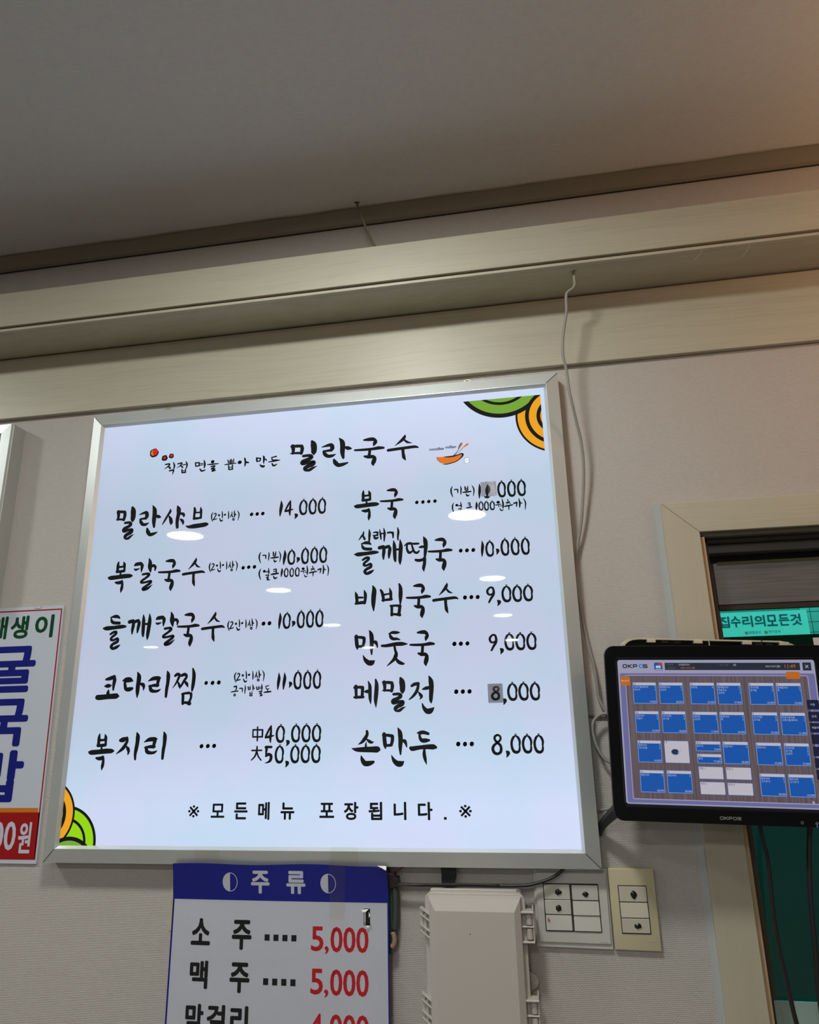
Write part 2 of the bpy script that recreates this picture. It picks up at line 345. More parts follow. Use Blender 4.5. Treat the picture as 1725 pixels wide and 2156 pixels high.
'공': '311,895,104 567,935,129/573,947,104 579,709,103 519,622,52/487,623,65 493,504,65/32,415,65 366,466,103 751,497,90/410,240,77 512,131,77 420,39,77 325,136,77 410,240,77',
'밥': '43,807,86 85,552,73/236,858,61 267,575,73/60,694,61 261,716,61/85,552,73 267,575,73/475,976,49 522,737,110 514,513,73/536,709,73 660,649,73/247,351,73 249,43,85/428,391,61 443,66,85/254,194,61 436,223,61/249,43,85 455,54,73',
'별': '36,796,72 95,545,72/262,834,60 272,579,72/59,673,60 267,707,60/94,562,72 272,579,60/326,733,48 504,755,60/342,622,48 521,644,60/525,976,48 565,726,108 545,478,60/280,392,72 547,423,84 492,315,72 334,236,72 574,202,72 414,42,83 650,107,48',
'도': '257,866,90 704,937,126/331,822,108 378,529,108 765,519,108/560,482,108 571,191,126/63,63,126 556,108,180 1048,154,162',
'직': '67,858,83 375,881,97 320,715,97 14,501,28/285,718,69 452,534,124/678,972,55 767,712,111 734,443,69/420,332,97 727,355,97 704,208,83 671,21,41',
'접': '76,831,88 423,875,103 308,667,88 15,495,29/306,688,59 502,506,117/487,703,59 741,725,73/759,971,59 864,730,117 837,407,73/466,314,88 486,53,88/768,362,73 776,51,88/475,198,59 778,217,58/486,53,102 776,51,102',
'면': '45,822,90 103,533,90/45,822,90 382,809,90/382,809,105 379,526,90/104,518,90 401,539,90/426,716,60 724,721,60/450,580,60 732,594,60/783,963,75 865,620,135 825,311,75/473,243,90 634,60,119 898,113,89',
'을': '468,877,222 515,889,222/32,652,64 520,667,111 1032,672,63/375,465,95 704,494,111 618,367,95 388,267,95 745,223,111 479,63,126 831,90,47',
'뽑': '294,910,64 363,665,80/530,931,64 544,674,79/332,787,56 554,785,56/363,665,72 544,674,71/625,939,64 655,681,79/845,968,64 836,682,79/632,802,56 853,824,56/639,682,71 844,681,71/576,672,71 583,544,71/32,493,64 567,545,111 1079,567,63/401,399,95 435,63,95/748,419,95 767,53,95/426,239,63 757,244,63/436,48,95 783,51,95',
'아': '153,509,305 228,522,305/712,933,134 802,446,171 754,48,95/799,494,171 1116,400,133',
'든': '332,867,85 794,941,119/358,839,102 425,627,102 891,588,118/34,462,68 640,523,135 1161,566,68/395,286,102 554,76,152 904,193,67',
'中': '369,956,89 380,44,88/44,775,89 736,763,88/44,775,78 55,289,88/736,763,99 727,288,99/54,299,88 738,298,88',
'大': '45,698,89 770,699,89/425,955,89 410,653,112 285,304,100 35,47,67/410,653,100 536,301,89 758,39,78',
}
LINES = {
'title': '밀|-460.9|1986|70.8|68.9 란|-392.5|1991|63.8|64.2 국|-322.9|1986.8|60.2|62.7 수|-253.8|1993.1|55.1|56.8',
'subtitle': '직|-743.4|2003|30.4|28.6 접|-714.8|2004.5|27.4|26.7 면|-673.5|2004.5|26.9|25.8 을|-645|2002.4|24.7|25.8 뽑|-605.9|2003.2|24.4|25.5 아|-575.6|2008.5|21|19.7 만|-536.1|2003.6|35.3|26.3 든|-508.2|2003.2|21.9|23.5',
'dish1': '밀|-845.2|1864.4|53.5|74.2 란|-792.1|1868.8|49.7|68.5 샤|-738|1881.7|54.9|51.1 브|-684.3|1879.9|42.8|46.7 (|-628.7|1891.4|24.5|21.3 2|-624.6|1894.6|16.1|15.9 인|-613.6|1891.2|20.5|22.2 이|-600.3|1895.2|17.3|17.6 상|-586.8|1890.6|22.2|22.9 )|-571.7|1890.6|21.8|22.1 .|-542.3|1897.4|4.5|8.7 .|-530.1|1897.4|4.5|8.7 .|-518|1897.4|4.5|8.8',
'price1': '1|-480.6|1893.2|41.9|33.6 4|-469.1|1892.8|31.9|33.5 ,|-447.7|1885.6|15.9|11.2 0|-437.9|1892.7|31.5|34.7 0|-417.8|1892.6|30.4|35.1 0|-398.2|1892.8|30.7|35',
'dish2': '복|-850.8|1751.7|67|67.4 칼|-793.2|1753.5|68.9|68.7 국|-737.7|1750.2|45.7|67.5 수|-684.5|1756.9|41.4|60.1 (|-626.7|1784.5|24.4|21 2|-622.6|1787.6|16|15.7 인|-611.7|1784.5|20.4|21.8 이|-598.5|1788.6|17.2|17.3 상|-585.1|1784.2|22|22.6 )|-570.1|1784.4|21.7|21.7 .|-555.4|1786.3|4.8|7.8 .|-543.5|1786.9|4.7|7.8 .|-531|1785.9|4|9.6',
'price2': '(|-520.7|1797.7|29.1|23.2 기|-513.1|1801.9|17.2|18 본|-495.7|1797.5|20.4|22.7 )|-478.6|1797.4|21.4|23.2 1|-469.8|1791.3|41.9|30.4 0|-459.9|1790.7|29.6|32.4 ,|-440.7|1793.9|14.1|11.7 0|-431.2|1790.5|28.9|35 0|-412|1790.7|28.1|35 0|-393.7|1790.7|29|35.1',
'note2': '(|-519.3|1763.4|28.9|23 얼|-510.1|1761.7|23.7|25.2 큰|-494.1|1763.4|20.6|21.3 1|-473|1767|23.9|18.3 0|-466.3|1766.2|16.7|19.4 0|-454.5|1766|15.7|19.4 0|-443.4|1766.2|17.3|19.6 원|-432|1763.9|22.3|23.6 추|-414.7|1764.6|21|21.6 가|-397.1|1768.2|19.6|18.9 )|-378.2|1763.8|19.5|23.5',
'dish3': '들|-849.9|1636|68.2|70.7 깨|-795.3|1653.1|50.8|53.5 칼|-734.5|1639.8|68.1|68.2 국|-687|1636.3|44.5|68.2 수|-635.1|1644|41.1|59.9 (|-580|1664.4|25.5|20.8 2|-575.9|1667.6|16.2|15.7 인|-564.8|1664.7|20.6|21.7 이|-551.6|1669|17.3|17.2 상|-538|1664.8|22.3|22.5 )|-522.8|1665.1|21.4|21.6 .|-507.2|1670.4|4|10.8 .|-494.8|1670.2|3.7|11.5',
'price3': '1|-474.8|1663.9|33.9|32.1 0|-465.6|1663.7|28.6|33.1 ,|-447.2|1666.9|15.2|11.7 0|-436.9|1663.7|28.4|35.7 0|-418.2|1663.9|28.3|35.6 0|-399.5|1664.1|28.8|35.5',
'dish4': '코|-850.6|1538.9|44.7|48 다|-795.5|1540.9|50.3|50.5 리|-740.4|1539.7|54.9|51.9 찜|-687.9|1524.2|72|71.1 .|-619.5|1560.3|3.3|10.6 .|-606.9|1560.7|4.4|9.3 .|-593.7|1560.2|3.8|11',
'note4': '(|-560.7|1564.4|25.5|20.3 2|-556.6|1567.5|16|15.3 인|-545.6|1564.8|20.4|21.2 이|-532.6|1569.2|17.1|16.7 상|-519.3|1565.3|22.1|21.8 )|-504.2|1565.6|21|21 공|-566.3|1538.7|19.6|20.3 기|-549.5|1543|15.2|16.7 밥|-532.3|1538.1|21.2|22.4 별|-515.4|1537.3|21.4|23.3 도|-499.9|1543.9|13.8|13.9',
'price4': '1|-473.7|1548.8|36.3|31.8 1|-462.6|1548.8|38.8|31.7 ,|-449.9|1551.6|13.3|11.8 0|-440.6|1548.4|28.7|35.9 0|-421.3|1548.3|28.3|35.8 0|-402.3|1548.6|28.5|35.6',
'dish5': '복|-854.5|1407.2|65.7|68.3 지|-795.3|1425.1|55|51.6 리|-738.3|1425.4|55.3|51.6 .|-622.1|1444.6|4.7|8.6 .|-609.6|1445|5.1|8 .|-597.2|1445.4|5.6|7.4',
'price5': '中|-519.2|1456.1|27.5|26.7 4|-494.3|1452.8|31.4|32 0|-472.9|1452.8|32.1|33.5 ,|-452.4|1446.4|15.2|11.1 0|-442.8|1453|31.9|33.4 0|-422.7|1453|31.8|33.5 0|-402.6|1453.1|32|33.3',
'price5b': '大|-519.8|1421.6|26.3|26.2 5|-493.8|1417|28.5|31.4 0|-473.5|1416.6|31.8|33.4 ,|-452.8|1409.3|14.7|11.7 0|-443.4|1416.7|31.7|33.2 0|-423.4|1416.8|32.2|33.1 0|-403.2|1416.7|32.4|33.3',
'dish6': '복|-323.3|1871.5|62.1|64.6 국|-269|1871.1|44.1|65.3 .|-196.3|1898.4|3.8|8.8 .|-184|1897.8|3.6|9.6 .|-172.5|1898.8|4.1|8.1 .|-160|1898.4|3.8|8.8',
'price6': '(|-126.3|1908.3|26.8|23.1 기|-119.4|1912.4|17.2|18.1 본|-103.2|1907.7|21.1|21.8 )|-84.2|1907.6|21.3|23.3 1|-71.6|1901.7|29.1|30.7 0|-62.9|1901.2|28.6|34.4 0|-34.1|1900.9|29.5|35.2 0|-15|1900.7|29.7|35.3 0|4.1|1900.8|30.2|35.2',
'note6': '(|-124.6|1874.5|23.5|22.6 얼|-117.4|1873.6|21.6|23.7 큰|-97.2|1874.5|14.5|21.1 1|-78.7|1877.7|24.4|18.3 0|-72.5|1877.1|16.9|19.6 0|-61.9|1876.3|16.8|20 0|-50.8|1876.5|17.7|19.3 원|-39.9|1873.5|23.4|24.5 추|-22.9|1874.4|20.9|22.3 가|-5.2|1877.8|19.3|18.8 )|14.2|1872.8|20.5|24',
'dish7a': '시|-313.5|1827|29.4|27.2 래|-284.8|1826.6|28.7|28.2 기|-255.7|1827.2|27.7|27.1',
'dish7': '들|-322.3|1761.7|64.6|67.7 깨|-274.3|1778.1|48.8|51.5 떡|-222.1|1762.2|69.6|70.1 국|-175.2|1761.4|44.6|66.4 .|-112.6|1792.8|2.8|13.3 .|-101|1793.9|3.6|10.7 .|-88.8|1793.9|3.6|10.7',
'price7': '1|-72.3|1785.2|32.7|31.4 0|-63.6|1784.3|29.6|32.8 ,|-43.4|1787.2|11.8|12.4 0|-34.5|1784.4|29.3|35.3 0|-15.3|1784.3|29.5|35.2 0|3.9|1784.1|29.4|35.2',
'dish8': '비|-321.4|1690.1|53.2|50.8 빔|-271.4|1678.2|66.4|64.2 국|-219.9|1672.8|44.6|66.9 수|-169.1|1679.4|41.2|59 .|-108.7|1702.7|3.5|11.4 .|-96.5|1702.5|3.2|12.1 .|-84.8|1702.7|3.7|10.9',
'price8': '9|-66.5|1695.5|32.9|31.4 ,|-47.2|1689.3|14.9|11.5 0|-38.1|1695.9|33.1|33 0|-18.1|1695.6|32.7|32.9 0|1.9|1695.8|33.1|32.7',
'dish9': '만|-321.9|1589|66|66 둣|-270.2|1585.7|62.3|65.1 국|-215|1583.6|44.5|67 .|-132.3|1616.9|3.7|11.5 .|-120.2|1616.9|3.6|11.4 .|-107.9|1616.9|3.5|11.3',
'price9': '9|-66.5|1606.7|32.1|31.5 ,|-47|1600.5|14.6|11.3 0|-38|1607.2|32.6|32.8 0|-18.1|1607|32.7|32.7 0|2|1606.9|33|32.7',
'dish10': '메|-323.6|1511.7|52.4|52.3 밀|-268.8|1502.9|52.7|63 전|-218.9|1499.2|66.8|67.6 .|-132.2|1530.3|3.4|12.5 .|-120.4|1531.1|3.9|10.6 .|-108.2|1531|3.9|10.6',
'price10': ',|-46.6|1511.1|13.2|11.7 0|-38.2|1518.2|33.2|32.8 0|-18.2|1518.1|33|32.9 0|2.1|1517.8|32.7|33',
'dish11': '손|-326.9|1410.8|62.1|62 만|-269.6|1409.3|66.1|66.9 두|-219.5|1411.3|53.1|58.6 .|-132.5|1440.3|3.8|11 .|-120.1|1439.5|3.3|12.1 .|-108.2|1440.1|3.8|11',
'price11': '8|-71.7|1426.3|36.1|35.6 ,|-46.6|1421.7|13.7|11.9 0|-37.9|1428.5|32.8|33.1 0|-17.8|1428.5|32.7|33 0|2.3|1428.2|32.8|33.2',
'sticker8': '8|-67.5|1520|29.9|24.3',
'sticker1': '1|-56.5|1905.8|39.6|23.3',
}
MENU_WORDS = {'title':'brush title','subtitle':'small brush subtitle','dish1':'first dish on the left','price1':'first price on the left','dish2':'second dish on the left','price2':'second price on the left','note2':'bracketed note under the second price','dish3':'third dish on the left','price3':'third price on the left','dish4':'fourth dish on the left','note4':'two line note beside the fourth price','price4':'fourth price on the left','dish5':'fifth dish on the left','price5':'medium portion price','price5b':'large portion price','dish6':'first dish on the right','price6':'first price on the right','note6':'bracketed note under the first right price','dish7a':'small word above the second right dish','dish7':'second dish on the right','price7':'second price on the right','dish8':'third dish on the right','price8':'third price on the right','dish9':'fourth dish on the right','price9':'fourth price on the right','dish10':'fifth dish on the right','price10':'fifth price on the right','dish11':'last dish on the right','price11':'last price on the right'}

def brush_line(mb, key, y, mi=0, bold=1.0):
    k = 0
    for t in LINES[key].split():
        g, tx, tz, sx, sz = t.rsplit('|', 4)
        tx, tz, sx, sz = (float(q) for q in (tx, tz, sx, sz)); sw = math.sqrt(sx * sz)
        for st in GLYPHS[g].split('/'):
            pts = [tuple(float(q) for q in p.split(',')) for p in st.split()]
            pts = [((tx + x * sx / 1000) / 1000, (tz + z * sz / 1000) / 1000, w * sw * (1.10 if sz > 30 else 1.28) * bold / 1e6) for x, z, w in pts]
            mb.ribbon(pts, y - 0.00001 * (k % 9)); k += 1
    return mb

# ------------------------------------------------------------------ materials
M_WALL = wallpaper('wallpaper', (0.57, 0.53, 0.495, 1), (0.61, 0.57, 0.53, 1), 0.0056, 0.0027, 0.55)
M_CEIL = wallpaper('ceiling_paper', (0.83, 0.83, 0.82, 1), (0.86, 0.86, 0.85, 1), 0.0022, 0.0090, 0.20, 'xy')
M_WOOD = laminate('cream_laminate', (0.485, 0.455, 0.355, 1), (0.42, 0.39, 0.295, 1))
M_WOODV = laminate('cream_laminate_upright', (0.485, 0.44, 0.345, 1), (0.46, 0.415, 0.32, 1), 2)
M_CROWN = mat('crown_vinyl', (0.24, 0.215, 0.165, 1), 0.6)
M_ALU = brushed('satin_aluminium', (0.70, 0.74, 0.73, 1), 0.40, 0.60, (1, 1, 1), 0.15)
M_ALU2 = mat('aluminium_side', (0.42, 0.43, 0.40, 1), 0.5, 0.3)
M_BLACK = mat('black_ink', lin(26, 30, 32), 0.02, spec=0.5)
M_SEAM = mat('seam', (0.015, 0.013, 0.012, 1), 0.8)
M_PLAST = mat('grey_beige_plastic', (0.50, 0.465, 0.43, 1), 0.45, bump=(700, 0.15, 0.0003))
M_WPL = mat('white_switch_plastic', (0.56, 0.55, 0.51, 1), 0.38)
M_YPL = mat('yellowed_plastic', (0.56, 0.50, 0.33, 1), 0.38)
M_KEY = mat('rocker_white', (0.60, 0.585, 0.535, 1), 0.35)
M_KEY2 = mat('rocker_cream', (0.60, 0.56, 0.45, 1), 0.35)
M_TAR_SHADE = mat('black_glue_and_shade', (0.010, 0.010, 0.012, 1), 0.25)  # glue blobs, also the black that stands for shade in holes and slots
M_CABLE = mat('grey_cable', (0.27, 0.265, 0.245, 1), 0.5)
M_BCABLE = mat('black_cable', (0.012, 0.012, 0.013, 1), 0.4)
M_GLOSS = mat('black_gloss_plastic', (0.004, 0.004, 0.005, 1), 0.16, spec=0.35)
M_BEIGE = mat('beige_plastic', (0.60, 0.53, 0.40, 1), 0.5)
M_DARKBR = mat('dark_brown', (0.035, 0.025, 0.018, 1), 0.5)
M_STEEL = brushed('brushed_steel', (0.78, 0.76, 0.77, 1), 0.24, 0.95, (2, 60, 60), 0.5)
M_HDR = mat('dull_steel', (0.22, 0.205, 0.20, 1), 0.35, 0.7)
M_TAPE = tint_glass('clear_tape', (0.93, 0.93, 0.90, 1), 0.10)
M_PLAIN = mat('painted_room_wall', (0.48, 0.46, 0.44, 1), 0.8)
M_FLOOR = mat('floor_tile', (0.26, 0.235, 0.21, 1), 0.4)

# ------------------------------------------------------------------ the room
CZ = 2.637
XL, XR, YB = -7.6, 3.4, -12.0
WX0, WX1, WZ0, WZ1 = 0.336, 1.10, 0.93, 1.816          # window opening

w = MB()
w.box(XL, WX0, 0, 0.12, 0, CZ); w.box(WX1, XR, 0, 0.12, 0, CZ)
w.box(WX0, WX1, 0, 0.12, WZ1, CZ); w.box(WX0, WX1, 0, 0.12, 0, WZ0)
struct(w.build('wall_back', M_WALL), 'beige woven-textured wallpapered wall behind the menu board')
struct(MB().box(XL, XR, YB, 0.12, CZ, CZ + 0.1).build('ceiling', M_CEIL), 'plain papered grey beige ceiling')
struct(MB().box(XL, XR, YB, 0, -0.1, 0).build('floor', M_FLOOR), 'brown tiled restaurant floor')
struct(MB().box(XL - 0.1, XL, YB, 0.12, 0, CZ).build('wall_left', M_PLAIN), 'plain side wall on the left')
struct(MB().box(XR, XR + 0.1, YB, 0.12, 0, CZ).build('wall_right', M_PLAIN), 'plain side wall on the right')
struct(MB().box(XL, XR, YB - 0.1, YB, 0, CZ).build('wall_front', M_PLAIN), 'plain far wall behind the photographer')

# crown moulding with a sagging paper edge
c = MB()
c.add([(XL, -0.001, 2.596), (XR, -0.001, 2.596), (XR, -0.012, 2.598), (XL, -0.012, 2.598), (XR, -0.016, 2.637), (XL, -0.016, 2.637)],
      [(0, 1, 2, 3), (3, 2, 4, 5)])
c.box(XL, XR, -0.001, -0.0030, 2.5942, 2.5965, 1)
struct(c.build('trim_1', [M_CROWN, M_SEAM]), 'narrow crown moulding where wall meets ceiling')
bead = MB(); pts = []
for i in range(60):
    x = -1.6 + i * 0.06
    pts.append((x, -0.0185 + 0.0012 * math.sin(i * 1.7), 2.6365 + 0.0008 * math.sin(i * 0.9)))
bead.tube(pts, 0.0016, 6, sub=2)
struct(bead.build('trim_2', mat('paper_edge', (0.40, 0.37, 0.33, 1), 0.7), smooth=True), 'thin lifted paper edge along the ceiling line')

# boxed beam: top lid, face board, lower lip, soffit
b = thing('trim_3', None, None, (0, -0.06, 2.34)); struct(b, 'cream wood laminate boxed beam along the wall'); OFF = (0, -0.06, 2.34)
MB(OFF).box(XL, XR, -0.1185, -0.1065, 2.3572, 2.4439).build('face_board', M_WOOD, b, bevel=0.0008, seg=1)
MB(OFF).box(XL, XR, -0.1205, -0.109, 2.3426, 2.3490).build('lower_lip', M_WOOD, b, bevel=0.0006, seg=1)
MB(OFF).box(XL, XR, -0.1120, -0.1065, 2.3490, 2.3572).build('groove', mat('groove_brown', (0.16, 0.125, 0.085, 1), 0.6), b)
MB(OFF).box(XL, XR, -0.109, -0.0005, 2.3426, 2.3540).build('soffit_board', M_WOOD, b)
MB(OFF).box(XL, XR, -0.1065, -0.0005, 2.4339, 2.4429).build('top_board', M_WOOD, b)
g = MB().box(XL, XR, -0.012, -0.0005, 2.1830, 2.3385)
struct(g.build('trim_4', M_WOOD, bevel=0.0008, seg=1), 'flat cream wood laminate board under the beam')
struct(MB().box(XL, XR, -0.008, -0.0005, 2.3385, 2.3426).build('trim_5', mat('joint_brown', (0.07, 0.055, 0.045, 1), 0.7)), 'dark joint between beam and board')

# ------------------------------------------------------------------ downlights
M_DIFF = mat('downlight_diffuser', (0.8, 0.8, 0.8, 1), 0.5, emit=COOL + (1,), estr=DOWNLIGHT_POWER)
M_RIM = mat('white_rim', (0.75, 0.75, 0.73, 1), 0.4)
spots = [(-0.30, -0.86, 'nearest the wall above the menu board'), (-2.10, -0.86, 'nearest the wall above the left light box'),
         (-2.108, -2.74, 'second row left'), (-0.292, -2.69, 'second row right'), (-2.231, -4.82, 'third row left'), (-0.250, -4.78, 'third row right'),
         (-2.470, -7.50, 'fourth row left'), (-0.247, -7.26, 'fourth row right'), (-0.215, -10.38, 'last row right'), (-2.720, -10.76, 'last row left'),
         (-6.014, -9.30, 'far corner, apart from the rows')]
def downlight(loc):
    t = thing('ceiling_downlight', 'x', 'light', loc)
    n = 40; v = []; f = []
    for k, (r, z) in enumerate(((0.125, 0.0), (0.125, -0.010), (0.110, -0.012), (0.108, -0.006))):
        v += [(r * math.cos(2 * math.pi * i / n), r * math.sin(2 * math.pi * i / n), z) for i in range(n)]
    for k in range(3):
        for i in range(n): f.append((k * n + i, k * n + (i + 1) % n, (k + 1) * n + (i + 1) % n, (k + 1) * n + i))
    MB().add(v, f).build('rim', M_RIM, t)
    MB().add([(0.109 * math.cos(2 * math.pi * i / n), 0.109 * math.sin(2 * math.pi * i / n), -0.008) for i in range(n)], [tuple(range(n))[::-1]]).build('diffuser', M_DIFF, t)
    return t
first = downlight((spots[0][0], spots[0][1], CZ))
first['label'] = 'round flush ceiling downlight, ' + spots[0][2]; first['group'] = 'round ceiling downlights'
for x, y, s in spots[1:]:
    t = first.copy(); COL.objects.link(t); t.location = (x, y, CZ); t['label'] = 'round flush ceiling downlight, ' + s
    for ch in list(first.children):
        q = ch.copy(); COL.objects.link(q); q.parent = t

# warm pendant to the right of the frame (its glow falls on the beam)
t = thing('pendant_lamp', 'warm globe pendant lamp hanging to the right of the window', 'lamp', (1.18, -0.46, 2.26))
me = bpy.data.meshes.new('globe'); bm = bmesh.new(); bmesh.ops.create_uvsphere(bm, u_segments=20, v_segments=12, radius=0.055); bm.to_mesh(me); bm.free()
link('globe', me, mat('warm_globe', (0.8, 0.7, 0.5, 1), 0.4, emit=WARM + (1,), estr=PENDANT_POWER), t, smooth=True)
MB().tube([(0, 0, 0.05), (0, 0, CZ - 2.26)], 0.003, 8).build('cord', M_BCABLE, t)
MB().tube([(0, 0, 0.045), (0, 0, 0.09)], 0.02, 12).build('socket', M_BCABLE, t)

# ------------------------------------------------------------------ framed boards
def frame_rails(parent, off, x0, x1, z0, z1, yo, yr, yg, w, lip, m=None, seam=True):
    """four mitred rails; profile: outer edge yo, ridge yr, glass yg"""
    prof = [(0.0, 0.0), (0.0, yo), (w, yr), (w + 0.0008, yr), (w + lip, yg), (w + lip, yg + 0.004)]
    C = [(x0, z0, 1, 1), (x1, z0, -1, 1), (x1, z1, -1, -1), (x0, z1, 1, -1)]
    labels = ['bottom', 'right', 'top', 'left']
    for k in range(4):
        a = C[k]; c = C[(k + 1) % 4]; v = []
        dx, dz = c[0] - a[0], c[1] - a[1]; l = math.hypot(dx, dz); ex, ez = dx / l * 0.0003, dz / l * 0.0003
        for i, (d, y) in enumerate(prof): v.append((a[0] + a[2] * d + ex, y, a[1] + a[3] * d + ez))
        for i, (d, y) in enumerate(prof): v.append((c[0] + c[2] * d - ex, y, c[1] + c[3] * d - ez))
        n = len(prof); f = [(i, n + i, n + i + 1, i + 1) for i in range(n - 1)] + [tuple(range(n))[::-1], tuple(range(n, 2 * n))]
        MB(off).add(v, f).build('frame_rail', m or M_ALU, parent)

T0 = (-0.41, 0.0, 1.2452)
menu = thing('menu_light_box', 'large backlit white menu board in aluminium frame with brush-lettered dishes and prices', 'menu board', T0)
BX0, BX1, BZ0, BZ1 = -0.9243, 0.1004, 1.2452, 2.1570
frame_rails(menu, T0, BX0, BX1, BZ0, BZ1, -0.030, -0.0375, -0.0295, 0.0245, 0.0060)
MB(T0).box(BX0 + 0.004, BX1 - 0.004, -0.0005, -0.027, BZ0 + 0.004, BZ1 - 0.004).build('casing', M_ALU2, menu)
# dark mitre lines at the corners
mt = MB(T0)
for x, z, sx, sz in ((BX0, BZ0, 1, 1), (BX1, BZ0, -1, 1), (BX1, BZ1, -1, -1), (BX0, BZ1, 1, -1)):
    for a0, a1, y0, y1 in ((0.0008, 0.0245, -0.0306, -0.0379), (0.0245, 0.029, -0.0379, -0.0320)):
        q = 0.00035
        mt.quad((x + sx * a0 - q, y0, z + sz * a0 + sx * sz * q), (x + sx * a1 - q, y1, z + sz * a1 + sx * sz * q),
                (x + sx * a1 + q, y1, z + sz * a1 - sx * sz * q), (x + sx * a0 + q, y0, z + sz * a0 - sx * sz * q))
mt.build('mitre_seam', M_SEAM, menu)
# glowing acrylic sheet
M_PANEL = mat('lit_acrylic', (0.16, 0.165, 0.175, 1), 0.015, spec=0.5); nt, p = nodes(M_PANEL)
mp = mapping(nt, (1, 1, 1)); n1 = nt.nodes.new('ShaderNodeTexNoise'); n1.inputs['Scale'].default_value = 7.0; n1.inputs['Detail'].default_value = 1
nt.links.new(mp.outputs[0], n1.inputs['Vector']); r1 = ramp(nt, lin(176, 198, 222), lin(186, 196, 225), 0.38, 0.62)
nt.links.new(n1.outputs['Fac'], r1.inputs[0])
sp = nt.nodes.new('ShaderNodeSeparateXYZ'); nt.links.new(mp.outputs[0], sp.inputs[0])      # tubes at the bottom and top burn brighter
rz = nt.nodes.new('ShaderNodeValToRGB'); cr = rz.color_ramp
cr.elements[0].position = 0.0; cr.elements[0].color = (1.18,) * 3 + (1,)
cr.elements[1].position = 1.0; cr.elements[1].color = (1.14,) * 3 + (1,)
for pos, val in ((0.10, 1.20), (0.28, 0.98), (0.45, 0.90), (0.75, 0.90), (0.93, 1.08)):
    e = cr.elements.new(pos); e.color = (val, val, val, 1)
dv = nt.nodes.new('ShaderNodeMath'); dv.operation = 'MULTIPLY_ADD'; dv.inputs[1].default_value = 1 / 0.912; dv.inputs[2].default_value = 0
nt.links.new(sp.outputs[2], dv.inputs[0]); nt.links.new(dv.outputs[0], rz.inputs[0])
rx = nt.nodes.new('ShaderNodeMath'); rx.operation = 'MULTIPLY_ADD'; rx.inputs[1].default_value = 0.10; rx.inputs[2].default_value = 1.0
nt.links.new(sp.outputs[0], rx.inputs[0])
mx = nt.nodes.new('ShaderNodeMix'); mx.data_type = 'RGBA'; mx.blend_type = 'MULTIPLY'; mx.inputs[0].default_value = 1.0
nt.links.new(r1.outputs[0], mx.inputs[6]); nt.links.new(rz.outputs[0], mx.inputs[7]); nt.links.new(mx.outputs[2], p.inputs['Emission Color'])
es = nt.nodes.new('ShaderNodeMath'); es.operation = 'MULTIPLY'; es.inputs[1].default_value = PANEL_POWER
nt.links.new(rx.outputs[0], es.inputs[0]); nt.links.new(es.outputs[0], p.inputs['Emission Strength'])
MB(T0).rect(BX0 + 0.027, BZ0 + 0.027, BX1 - 0.027, BZ1 - 0.027, -0.0300).build('lit_panel', M_PANEL, menu, label='glowing bluish white acrylic sheet')
YL = -0.0302
for k in LINES:
    if k.startswith('sticker'): continue
    o = brush_line(MB(T0), k, YL).build('lettering', M_BLACK, menu)
    o['label'] = MENU_WORDS[k]
# printed footer
ft = MB(T0); Z0, Z1 = 1.3200, 1.3497
type_in(ft, '※', -0.6384, 1.3240, -0.6165, 1.3450, YL, 0.0); type_in(ft, '※', -0.1335, 1.3240, -0.1115, 1.3450, YL, 0.0)
for ch, x0, z0, x1, z1 in (('모', -.5935, 1.3235, -.5668, 1.3477), ('든', -.5481, 1.3208, -.5222, 1.3497), ('메', -.5020, 1.3200, -.4800, 1.3505), ('뉴', -.4591, 1.3204, -.4329, 1.3495),
        ('포', -.3860, 1.3234, -.3584, 1.3488), ('장', -.3407, 1.3200, -.3138, 1.3501), ('됩', -.2955, 1.3200, -.2705, 1.3501), ('니', -.2500, 1.3200, -.2270, 1.3500), ('다', -.2065, 1.3200, -.1802, 1.3498)):
    type_in(ft, ch, x0, z0, x1, z1, YL, 0.030)
ft.box(-0.1606, -0.1558, YL, YL - 0.00002, 1.3208, 1.3252)
ft.build('lettering', M_BLACK, menu)['label'] = 'footer line in plain type between two reference marks'

# corner ornaments: rings clipped to the printed area
def clip(poly, x0, z0, x1, z1):
    for ax, lim, sg in ((0, x0, 1), (0, x1, -1), (1, z0, 1), (1, z1, -1)):
        out = []
        for i in range(len(poly)):
            a, c = poly[i - 1], poly[i]; ia = (a[ax] - lim) * sg >= 0; ic = (c[ax] - lim) * sg >= 0
            if ia != ic:
                t = (lim - a[ax]) / (c[ax] - a[ax]); out.append((a[0] + (c[0] - a[0]) * t, a[1] + (c[1] - a[1]) * t))
            if ic: out.append(c)
        poly = out
        if len(poly) < 3: return []
    return poly
def ring(mb, cx, cz, r, y, mi, box):
    p = clip([(cx + r * math.cos(2 * math.pi * i / 160), cz + r * math.sin(2 * math.pi * i / 160)) for i in range(160)], *box)
    if p: mb.poly(p, y, mi)
M_OR = mat('ornament_orange', lin(70, 50, 12), 0.05, emit=lin(236, 162, 34), estr=0.95)
M_GR = mat('ornament_green', lin(30, 50, 12), 0.05, emit=lin(118, 165, 58), estr=0.95)
M_LI = mat('ornament_lime', lin(40, 60, 8), 0.05, emit=lin(150, 214, 20), estr=0.95)
pm = [M_BLACK, M_OR, M_GR, M_LI]
o1 = MB(T0); bx = (-0.10, 1.93, 0.0628, 2.1114); k = 0
for r, mi in ((0.0775, 0), (0.0735, 1)): ring(o1, 0.0880, 2.0640, r, YL - 0.00003 * k, mi, bx); k += 1
for r, mi in ((0.0940, 0), (0.0850, 2), (0.0660, 0), (0.0600, 2)): ring(o1, -0.0145, 2.1627, r, YL - 0.00003 * k, mi, bx); k += 1
ringc = (0.0905, 2.0640)
